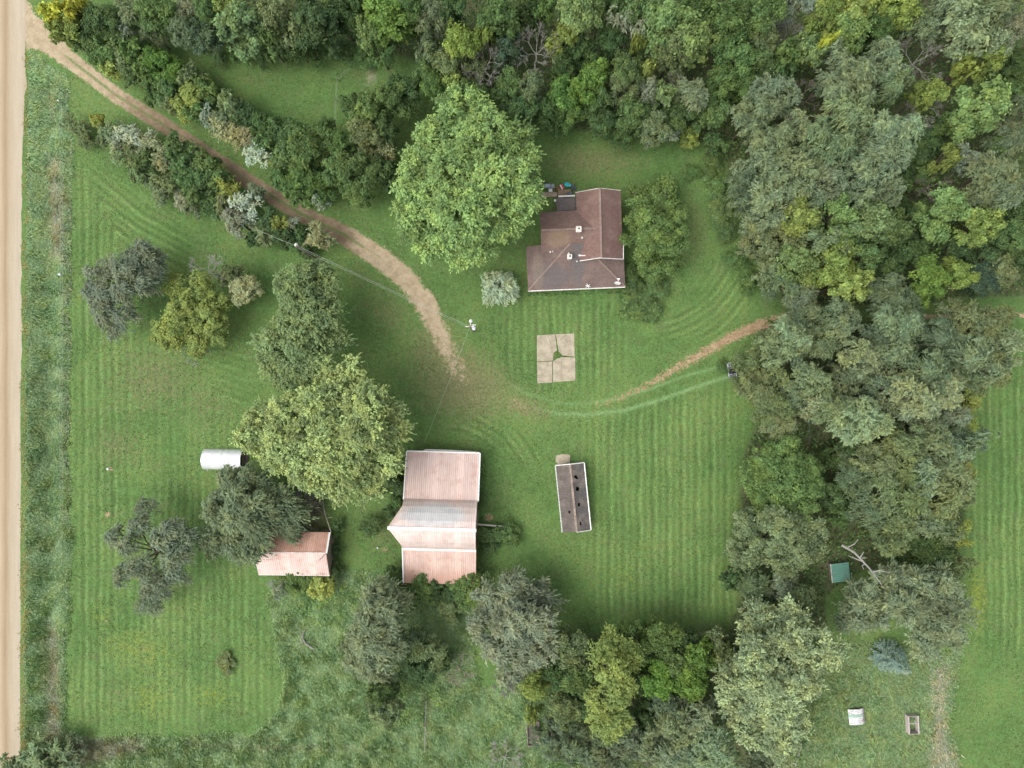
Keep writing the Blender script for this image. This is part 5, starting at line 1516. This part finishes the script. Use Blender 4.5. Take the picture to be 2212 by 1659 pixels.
# ---------------------------------------------------------------- small teal shed roof, loose sheet, timber crate
def teal():
    x, y, _ = P(1806, 1231, 0)
    root = thing('small_shed', 'tiny teal corrugated-roofed shed under the grey elm', 'shed', (x, y, 0), .10)
    mt = metal_roof('teal_paint', (.15, .33, .26), (.115, .265, .205), (.16, .19, .14), ribx=1)
    z = 1.35
    corrugated('roof', [(-1.27, z + .12), (1.27, z - .08)], -1.28, 1.28, mt, root, .26, .04, .03, 'y')
    MB().box(-1.1, -1.1, 0, 1.1, 1.1, z - .16).build('wall', M_WALLWOOD, root)
    MB().bar((-1.3, -1.3, z + .06), (-1.3, 1.3, z + .06), .06, .12).build('fascia', M_OLDWHITE, root)
    MB().box(-1.14, -.4, .05, -1.09, .4, 1.1).build('door', M_WALLWOOD, root)
teal()
def sheet():
    x, y, _ = P(1852, 1548, .5)
    root = thing('metal_sheet', 'loose white and green corrugated metal sheet lying in weeds', 'metal sheet', (x, y, 0), .12)
    t = NT('flaking_sheet_paint')
    p = t.obj()
    sp = t.n('ShaderNodeSeparateXYZ'); t.set(sp.inputs[0], p)
    n = t.noise(t.scale(p, (.6, 3, 1)), 1.6, 4, .7)
    c = t.mix(t.ramp(t.math('ABSOLUTE', t.math('SUBTRACT', sp.outputs[1], .15)), .15, .3, 1, 0), (.56, .55, .55), (.27, .40, .32))
    c = t.mix(t.ramp(n, .50, .62), c, (.27, .27, .23))
    c = t.mix(t.ramp(t.math('ADD', sp.outputs[0], n), 1.15, 1.5), c, (.20, .16, .14))
    mt = t.done(t.bsdf(c, .6, .1, None, .3))
    prof = [(-1.15, .30), (-.6, .52), (0, .62), (.6, .56), (1.05, .34)]
    corrugated('sheet', prof, -1.1, 1.05, mt, root, .20, .035, .02, 'y', True)
    MB().box(-.8, -.7, 0, .75, .6, .42).build('block', M_WALLWOOD, root)
sheet()
def crate():
    a, b = P(1962, 1580, .6), P(1980, 1549, .6)
    x, y = (a[0] + b[0]) / 2, (a[1] + b[1]) / 2
    root = thing('timber_crate', 'open grey timber crate standing in the weedy grass', 'crate', (x, y, 0), .05)
    w, l, z = .72, 1.25, .9
    mt = planks_mat('grey_crate_boards', (.42, .37, .34), 1, .25)
    mt2 = planks_mat('grey_crate_end', (.36, .32, .30), 0, .25)
    for k in range(3):
        MB().box(-w, -l, .04 + k * .3, -w + .05, l, .04 + k * .3 + .28).build('board', mt, root)
        MB().box(w - .05, -l, .04 + k * .3, w, l, .04 + k * .3 + .28).build('board', mt, root)
        MB().box(-w + .052, l - .05, .04 + k * .3, w - .052, l, .04 + k * .3 + .28).build('board', mt2, root)
        MB().box(-w + .052, -l, .04 + k * .3, w - .052, -l + .05, .04 + k * .3 + .28).build('board', mt2, root)
    MB().box(-w + .1, .2, z - .1, w - .06, .3, z + .02).build('divider', mt2, root)
    MB().box(-w - .02, -l - .02, z + .0, -w + .12, l + .02, z + .04).build('rim', mt, root)
    MB().box(w - .12, -l - .02, z + .0, w + .02, l + .02, z + .04).build('rim', mt, root)
    MB().box(-w + .13, -l + .06, .05, -w + .4, l - .06, .5).build('bench', mt, root)
    MB().box(-w + .06, -l + .06, .02, w - .06, l - .06, .05).build('floor', plain('crate_floor', (.07, .06, .05), .9), root)
crate()

# ---------------------------------------------------------------- utility poles and wires
def pole(u, v, label, lampoff, full=True):
    h = 9.0
    x, y, _ = P(u, v, h)
    root = thing('utility_pole', label, 'pole', (x, y, 0))
    MB().tube([(0, 0, -.2), (0, 0, h)], [.16, .11], 10).build('pole', M_POLE, root)
    lx, ly = lampoff[0] * K * .91, -lampoff[1] * K * .91
    MB().tube([(0, 0, 8.0), (lx * .4, ly * .4, 8.35), (lx * .85, ly * .85, 8.4)], .05, 6).build('lamp_arm', M_WHITE, root)
    lamp = MB().lathe([(.23, 0), (.24, .05), (.2, .13), (.12, .26), (.1, .36), (.02, .4)], 16, (lx, ly, 8.2)).build('lamp', M_WHITE, root)
    MB().lathe([(.18, 0), (.15, -.12), (.08, -.17)], 12, (lx, ly, 8.199)).build('lens', plain('lamp_lens', (.6, .62, .62), .2, .05), lamp)
    if full:
        MB().bar((-.55, -.05, 8.55), (.55, -.02, 8.55), .1, .12).build('crossarm', M_OLDWHITE, root)
        for xx in (-.48, .48):
            MB().lathe([(.05, 0), (.07, .05), (.05, .1), (.07, .14), (.03, .18)], 8, (xx, -.03, 8.612)).build('insulator', M_WHITE, root)
        MB().lathe([(.24, 0), (.26, .05), (.26, .75), (.2, .82), (.02, .86)], 14, (.46, -.22, 7.2)).build('transformer', plain('transformer_grey', (.50, .50, .52), .4, .1), root)
        MB().bar((.1, -.03, 7.6), (.4, -.18, 7.6), .1, .25).build('bracket', M_STEEL, root)
        MB().box(.2, .12, 8.2, .75, .24, 8.3).build('fuse_holder', M_WHITE, root)
    return root, (x, y)
p1, c1 = pole(640, 531.5, 'utility pole with a yard lamp rising from the driveway hedge', (-4, -5), False)
p2, c2 = pole(1014.5, 704, 'utility pole with white yard lamp and transformer on the lawn', (2, -12))
def wire(name, a, b, sag, label, r=.013, n=20):
    a, b = Vector(a), Vector(b)
    pts = [a.lerp(b, i / n) - Vector((0, 0, sag * 4 * (i / n) * (1 - i / n))) for i in range(n + 1)]
    tag(MB().tube(pts, r, 5).build(name, M_WIRE), label, 'wire')
wire('power_wire', (c1[0] + .1, c1[1] + .05, 8.9), (c2[0] - .3, c2[1] + .1, 8.7), .9, 'upper power wire between the two utility poles')
wire('power_wire', (c1[0] + .05, c1[1] - .12, 8.5), (c2[0] - .3, c2[1] - .1, 8.3), .9, 'lower power wire between the two utility poles', .011)
wire('service_wire', (c2[0] - .05, c2[1] - .1, 8.2), P(917, 955, 3.5), 1.0, 'thin service wire from the lawn pole down to the barn', .012)
wire('power_wire', (c1[0] - .1, c1[1] + .05, 8.9), P(555, 497, 9), .15, 'short run of wire leaving the hedge pole westward', .014)
g = thing('guy_wire', 'guy wire with yellow guard staked beside the lawn pole', 'guy wire', P(1056, 723, 0))
A = Vector(P(1056, 723, 0))
top = Vector((c2[0] + .05, c2[1] - .05, 7.8)) - A
MB().tube([(0, 0, -.1), top], .012, 4).build('cable', M_STEEL, g)
MB().tube([top * .02, top * .30], .045, 6).build('guard', plain('yellow_guard', (.52, .58, .22), .5, .1), g)

# ---------------------------------------------------------------- quad bike by the eastern trees
def quad():
    x, y, _ = P(1580, 800, .4)
    root = thing('quad_bike', 'dark quad bike with pale racks parked beside the eastern trees', 'quad bike', (x, y, 0), math.radians(8))
    dk = plain('dark_plastic', (.03, .035, .045), .4, .2, spec=.5)
    wheel = MB().tube([(-.11, 0, 0), (.11, 0, 0)], .29, 14)
    rim = MB().tube([(-.115, 0, 0), (.115, 0, 0)], .14, 10)
    wm = None
    for sx in (-.40, .40):
        for sy in (-.66, .66):
            w = bpy.data.objects.new('wheel', wm) if wm else None
            if w is None:
                w = wheel.build('wheel', M_BLACK, root); wm = w.data
                r_ = rim.build('rim', M_STEEL, w); rm = r_.data
            else:
                link(w, root); link(bpy.data.objects.new('rim', rm), w)
            w.location = (sx, sy, .29)
    m = MB().box(-.2, -.95, .35, .2, .9, .62)
    m.box(-.52, .42, .58, .52, .95, .66).box(-.52, -.98, .58, .52, -.4, .66)
    m.build('body', dk, root)
    MB().add([(-.16, -.55, .62), (.16, -.55, .62), (.14, .15, .62), (-.14, .15, .62), (-.15, -.5, .82), (.15, -.5, .82), (.12, .12, .74), (-.12, .12, .74)],
             [(4, 5, 6, 7), (0, 1, 5, 4), (1, 2, 6, 5), (2, 3, 7, 6), (3, 0, 4, 7)]).build('seat', M_BLACK, root)
    MB().tube([(-.42, .2, .98), (-.2, .32, .95), (.2, .32, .95), (.42, .2, .98)], .025, 6).tube([(0, .45, .6), (0, .32, .95)], .04, 6).build('handlebar', M_STEEL, root)
    for y0, y1, nm in ((.5, 1.08, 'rack'), (-1.1, -.5, 'rack')):
        m = MB()
        for xx in (-.42, -.2, 0, .2, .42):
            m.bar((xx, y0, .76), (xx, y1, .76), .045)
        m.bar((-.45, y0, .765), (.45, y0, .765), .05).bar((-.45, y1, .765), (.45, y1, .765), .05)
        m.build(nm, plain('pale_rack', (.55, .58, .60), .35, .1, metal=.4), root)
    for sx in (-.54, .54):
        MB().bar((sx, -1.0, .68), (sx, 1.0, .68), .07, .05).build('side_rail', plain('pale_rail', (.62, .64, .64), .35, .1, metal=.3), root)
quad()

# ---------------------------------------------------------------- things beside the back porch
def clutter():
    x, y, _ = P(1183, 402, .9)
    r = thing('gas_grill', 'grey covered gas grill with side shelves north of the porch', 'grill', (x, y, 0), .04)
    MB().box(-.62, -.32, .75, .50, .34, .95).build('firebox', plain('grill_dark', (.05, .065, .075), .5), r)
    MB().add([(-.44, -.29, .95), (.42, -.29, .95), (.42, .31, .95), (-.44, .31, .95), (-.40, -.2, 1.15), (.38, -.2, 1.15), (.38, .24, 1.15), (-.40, .24, 1.15)],
             [(4, 5, 6, 7), (0, 1, 5, 4), (1, 2, 6, 5), (2, 3, 7, 6), (3, 0, 4, 7)]).build('lid', plain('grill_lid', (.22, .27, .30), .35, .1, spec=.5), r)
    for i in range(5):
        MB().box(.52 + i * .09, -.28, .86, .58 + i * .09, .3, .89).build('shelf_slat', plain('grill_shelf', (.30, .33, .35), .4), r)
    for sx in (-.55, .45):
        for sy in (-.25, .27):
            MB().box(sx - .03, sy - .03, 0, sx + .03, sy + .03, .75).build('leg', M_BLACK, r)
    x, y, _ = P(1189, 410.5, .4)
    r = thing('plastic_stool', 'square white plastic stool below the grey grill', 'stool', (x, y, 0), .15)
    MB().add([(-.24, -.22, .40), (.24, -.24, .40), (.25, .22, .40), (-.22, .26, .40), (-.26, -.24, .36), (.26, -.26, .36), (.27, .24, .36), (-.24, .28, .36)],
             [(0, 1, 2, 3), (7, 6, 5, 4), (0, 4, 5, 1), (1, 5, 6, 2), (2, 6, 7, 3), (3, 7, 4, 0)]).build('seat', M_WHITE, r)
    for sx in (-.2, .2):
        for sy in (-.2, .2):
            MB().box(sx - .03, sy - .03, 0, sx + .03, sy + .03, .36).build('leg', M_WHITE, r)
    x, y, _ = P(1214.5, 403, .4)
    r = thing('cooler', 'red picnic cooler with white side beside the turquoise tub', 'cooler', (x, y, 0), -1.12)
    MB().box(-.33, -.2, 0, .33, .16, .34).build('body', plain('red_plastic', (.42, .05, .06), .4, .1), r)
    MB().box(-.34, -.09, .342, .34, .18, .40).build('lid', plain('red_lid', (.45, .07, .09), .4, .1), r)
    MB().box(-.35, -.22, .30, .35, -.1, .41).build('handle', M_WHITE, r)
    x, y, _ = P(1224.5, 398.5, .3)
    r = thing('plastic_tub', 'turquoise plastic tub among the things by the porch', 'tub', (x, y, 0), -.25)
    aq = plain('turquoise_plastic', (.06, .42, .45), .35, .12)
    MB().lathe([(.34, 0), (.40, .30), (.44, .32), (.44, .34), (.38, .33), (.33, .06), (.02, .05)], 16, (0, 0, 0), 1.0, .72).build('basin', aq, r)
    MB().box(.36, -.18, .24, .58, .18, .30).build('handle', aq, r)
    for i, (u, v, s, c, nm, lab) in enumerate(((1207, 405.5, .28, (.26, .17, .10), 'cardboard_box', 'brown box between the white stool and red cooler'),
                                      (1200, 407.5, .20, (.34, .25, .15), 'flower_pot', 'small tan pot beside the brown box'))):
        x, y, _ = P(u, v, .3)
        r = thing(nm, lab, nm.split('_')[1], (x, y, 0), .4)
        if i == 0:
            m = MB(); s_ = s
            m.box(-s_, -s_, 0, s_, s_, .03).box(-s_, -s_, .031, -s_ + .03, s_, .4).box(s_ - .03, -s_, .031, s_, s_, .4).box(-s_ + .031, -s_, .031, s_ - .031, -s_ + .03, .4).box(-s_ + .031, s_ - .03, .031, s_ - .031, s_, .4)
            m.build('carton', plain('carton', c, .9), r)
            MB().slab([(s_, -s_, .4), (s_ + .25, -s_, .33), (s_ + .25, s_, .33), (s_, s_, .4)], .01).build('flap', plain('carton_flap', (.30, .21, .13), .9), r)
        else:
            MB().lathe([(.12, 0), (.19, .28), (.22, .29), (.22, .33), (.17, .32), (.15, .25)], 14).build('pot', plain('clay', c, .8), r)
            MB().lathe([(.16, .26), (.1, .3), (.02, .31)], 12).build('soil', M_DARK, r)
    x, y, _ = P(1239, 404.5, .3)
    r = thing('push_mower', 'dark push mower at the corner of the back gable', 'mower', (x, y, 0), .5)
    MB().box(-.28, -.34, .1, .28, .34, .24).lathe([(.17, .24), (.17, .36), (.08, .4)], 12).build('deck', plain('mower_dark', (.06, .07, .085), .5), r)
    for sx in (-.32, .32):
        for sy in (-.28, .28):
            MB().tube([(sx - .03, sy, .1), (sx + .03, sy, .1)], .1, 10).build('wheel', M_BLACK, r)
    MB().tube([(-.22, -.3, .25), (-.2, -.85, .85), (.2, -.85, .85), (.22, -.3, .25)], .018, 5).build('handle', M_STEEL, r)
    # deck and walk
    x, y, _ = P(1218.5, 416, 0)
    r = thing('porch_deck', 'brown plank deck at the back door of the farmhouse', 'deck', (x, y, 0))
    f = local(r)
    dm = planks_mat('deck_planks', (.27, .195, .13), 0, .25)
    for i in range(9):
        a, b = f(1205, 424 - i * 1.62, .3), f(1233, 424 - (i + 1) * 1.62 + .12, .3)
        MB().box(a[0], a[1], .24, b[0], b[1], .30).build('plank', dm, r)
    a, b = f(1206, 423, 0), f(1232, 411, 0)
    MB().box(a[0], a[1], -.05, b[0], b[1], .235).build('base', M_WALLWOOD, r)
    walk = MB().slab([P(u, v, .09) for u, v in ((1150, 427), (1203.4, 424.5), (1203.4, 414.5), (1150, 417))], .12).build('garden_walk', plain('walk_concrete', (.34, .265, .195), .9, .2))
    tag(walk, 'tan walk leading from the big maple to the back porch', 'path', kind='structure')
    x, y, _ = P(1230, 418.3, .9)
    r = thing('covered_grill', 'rounded dark grey covered barbecue on the back deck', 'grill', (x, y, .3), .05)
    MB().lathe([(.26, .45), (.36, .5), (.38, .62), (.33, .78), (.18, .88), (.02, .9)], 14, (0, 0, 0), 1.15, .85).build('cover', plain('grill_cover', (.11, .115, .14), .6), r)
    for a in (.6, 2.7, 4.7):
        MB().tube([(.3 * math.cos(a), .24 * math.sin(a), 0), (.2 * math.cos(a), .16 * math.sin(a), .5)], .02, 5).build('leg', M_BLACK, r)
clutter()

# ---------------------------------------------------------------- fences, stakes, litter of the yard
def fence(name, label, pts, step, hgt, mat=M_WALLWOOD, wires=(.45, .9), pr=.06):
    x0, y0, _ = P(*pts[0])
    root = thing(name, label, 'fence', (x0, y0, 0))
    W = [Vector(P(u, v)) - Vector((x0, y0, 0)) for u, v in pts]
    me = None
    k = 0
    for a, b in zip(W[:-1], W[1:]):
        n = max(1, int((b - a).length / step))
        for i in range(n):
            p = a.lerp(b, i / n)
            u, v = (p.x + x0) / K + 1106, 829.5 - (p.y + y0) / K
            z = float(ground_z(np.array(u), np.array(v)))
            if me is None:
                o = MB().tube([(0, 0, -.2), (0, 0, hgt)], pr, 6).build('post', mat, root); me = o.data
            else:
                o = bpy.data.objects.new('post', me); link(o, root)
            o.location = (p.x, p.y, z); k += 1
    for w in wires:
        m = MB()
        for a, b in zip(W[:-1], W[1:]):
            m.tube([a + Vector((0, 0, w)), b + Vector((0, 0, w))], .012, 4)
        m.build('wire', M_WIRE, root)
fence('wire_fence', 'wire fence on wooden posts along the ditch beside the road', [(137, 200), (140, 500), (138, 900), (139, 1100)], 4.2, 1.15)
fence('wire_fence', 'short rail fence in the clearing north of the driveway', [(727, 278), (728, 220), (732, 175), (770, 140)], 3.2, 1.1, M_WALLWOOD, (.5, 1.0), .05)
fence('wire_fence', 'old wire fence through the long grass south of the barn', [(922, 1508), (920, 1560), (918, 1622)], 3.0, 1.1)
fence('wire_fence', 'fence wire in the gap of the eastern tree belt', [(1742, 890), (1742, 960)], 3.0, 1.2, M_STEEL, (.6, 1.15), .04)

def small_post(name, label, u, v, col, cat, h=1.0, r=.10):
    x, y, _ = P(u, v, h)
    root = thing(name, label, cat, (x, y, 0))
    MB().tube([(0, 0, -.45), (0, 0, h)], .05, 8).build('post', M_STEEL, root)
    MB().lathe([(r, 0), (r, .18), (r * .6, .24), (.01, .26)], 10, (0, 0, h)).build('cap', plain(name + '_cap', col, .4, .05), root)
small_post('marker_post', 'white-capped marker post in the ditch near the driveway mouth', 127, 218, (.78, .8, .8), 'post')
small_post('marker_post', 'pale utility marker post in the ditch beside the dark western elm', 130, 593, (.68, .7, .72), 'post', 1.0, .16)
small_post('water_hydrant', 'white-topped yard hydrant on the western lawn', 234, 1013, (.75, .8, .85), 'hydrant', .9, .15)
small_post('clearing_marker', 'white-capped stake at the brush edge of the northern clearing', 791, 233, (.8, .8, .76), 'post', 1.0, .13)
small_post('barn_hydrant', 'small pale post west of the barn', 816, 1183, (.66, .66, .70), 'post', .8, .13)

def fallen(name, label, branches, mat, cat='dead branch'):
    u0, v0 = branches[0][0][0][:2]
    x0, y0, _ = P(u0, v0, 0)
    m = MB()
    for pts, r in branches:
        q = [Vector(P(u, v, z)) - Vector((x0, y0, 0)) for u, v, z in pts]
        rad = np.linspace(r, r * .35, len(q))
        m.tube(q, list(rad), 6)
    o = m.build(name, mat)
    o.location = (x0, y0, 0)
    return tag(o, label, cat)
fallen('fallen_branch', 'pale forked dead branch lying in the grass southeast of the shed',
       [([(678, 1402, .1), (660, 1390, .25), (653, 1377, .35), (656, 1362, .5)], .14), ([(656, 1384, .3), (642, 1392, .2)], .06), ([(653, 1377, .3), (646, 1360, .5), (640, 1355, .3)], .06),
        ([(655, 1368, .4), (664, 1355, .4)], .05), ([(653, 1379, .3), (646, 1402, .1)], .05), ([(660, 1390, .2), (672, 1385, .2)], .05)], M_DEAD)
fallen('fallen_limb', 'long grey broken limb hanging over the top of the wide grey elm',
       [([(1819, 1178, 8), (1845, 1193, 9), (1862, 1210, 9.5), (1878, 1228, 10), (1888, 1240, 10.5), (1905, 1264, 11)], .17), ([(1885, 1236, 10.3), (1900, 1232, 10.6), (1922, 1237, 10.8)], .12),
        ([(1858, 1205, 9.4), (1866, 1192, 9.8)], .1), ([(1862, 1212, 9.4), (1846, 1206, 9.2), (1832, 1200, 8.6)], .1), ([(1862, 1205, 9.4), (1872, 1205, 9.6)], .08),
        ([(1830, 1183, 8.4), (1846, 1175, 9), (1854, 1164, 9.4)], .09), ([(1870, 1218, 9.7), (1862, 1222, 9.7), (1866, 1230, 9.8)], .08)], M_DEAD)
fallen('fallen_branch', 'white bare branch at the foot of the silvery-leaved cottonwood',
       [([(1718, 1655, .3), (1726, 1630, .8), (1732, 1606, 1.2)], .14), ([(1726, 1630, .8), (1736, 1620, 1)], .07), ([(1722, 1642, .5), (1714, 1628, .8)], .06)], M_DEAD)
brush = [([(672 + R.uniform(-22, 30), 1092 + R.uniform(-20, 22), R.uniform(.2, .7)), (680 + R.uniform(-26, 28), 1088 + R.uniform(-28, 28), R.uniform(.3, 1.0))], R.uniform(.03, .06)) for _ in range(60)]
fallen('brush_pile', 'brown brush pile north of the pink-roofed shed', brush, M_DEADB, 'brush pile')
def ruin():
    x, y, _ = P(653, 1070, 0)
    r = thing('collapsed_shelter', 'dark collapsed timber frame beneath the cottonwood by the shed', 'timber frame', (x, y, 0))
    f = local(r)
    for (a, b, w) in (((620, 1052, 1.2), (668, 1049, 1.4), .22), ((645, 1050, 1.2), (646, 1078, .4), .28), ((668, 1050, 1.3), (682, 1050, 1.0), .2), ((668, 1049, 0), (668, 1049, 1.4), .16), ((645, 1050, 0), (645, 1050, 1.2), .16), ((622, 1052, 0), (622, 1052, 1.2), .16)):
        MB().bar(f(*a), f(*b), w).build('beam', planks_mat('charred_timber', (.10, .095, .095), 0), r)
    MB().slab([f(638, 1062, .6), f(652, 1060, .6), (f(652, 1090, .3)), f(637, 1090, .3)][::-1], .06).build('panel', plain('grey_panel', (.11, .115, .12), .7), r)
    a = f(661, 1068, .5)
    bk = thing('plastic_bucket', 'small white bucket beside the collapsed timber frame', 'bucket', (P(661, 1068, .3)[0], P(661, 1068, .3)[1], 0))
    MB().lathe([(.14, 0), (.19, .36), (.205, .37), (.19, .35), (.14, .04), (.02, .03)], 14).build('bucket', M_WHITE, bk)
    MB().tube([(.19 * math.cos(t), .05, .37 + .1 * math.sin(t)) for t in np.linspace(0, 3.14, 9)], .008, 4).build('bail', M_STEEL, bk)
ruin()
lad = thing('loose_pole', 'long pale pole leaning on the pink-roofed shed', 'pole', P(710, 1125, 0))
f = local(lad)
MB().tube([f(697, 1083, .3), f(702, 1110, 1.0), f(715, 1149, 2.9)], .06, 6).build('shaft', plain('bare_pole', (.36, .34, .27), .8), lad)
MB().tube([f(705, 1120, 1.4), f(718, 1117, 1.2)], .045, 6).build('rung', plain('bare_rung', (.36, .34, .27), .8), lad)
def frame2():
    x, y, _ = P(1152, 1582, 0)
    r = thing('hog_feeder', 'dark wooden trough frame in the grass at the southern belt', 'trough', (x, y, 0), .05)
    for sx in (-.9, .8):
        MB().box(sx, -1.7, 0, sx + .1, 1.7, .55).build('side_board', M_WALLWOOD, r)
    MB().box(-.79, -1.6, .1, .79, 1.6, .2).build('bottom', plain('mossy_board', (.10, .085, .07), .9), r)
    for sy in (-1.7, 1.6):
        MB().box(-.79, sy, 0, .79, sy + .1, .5).build('end_board', M_WALLWOOD, r)
frame2()
tag(fallen('fallen_log', 'thin fallen trunk beside the wooden trough frame', [([(1196, 1545, .4), (1192, 1575, .3), (1189, 1615, .1)], .12)], M_DEADB), cat='log')
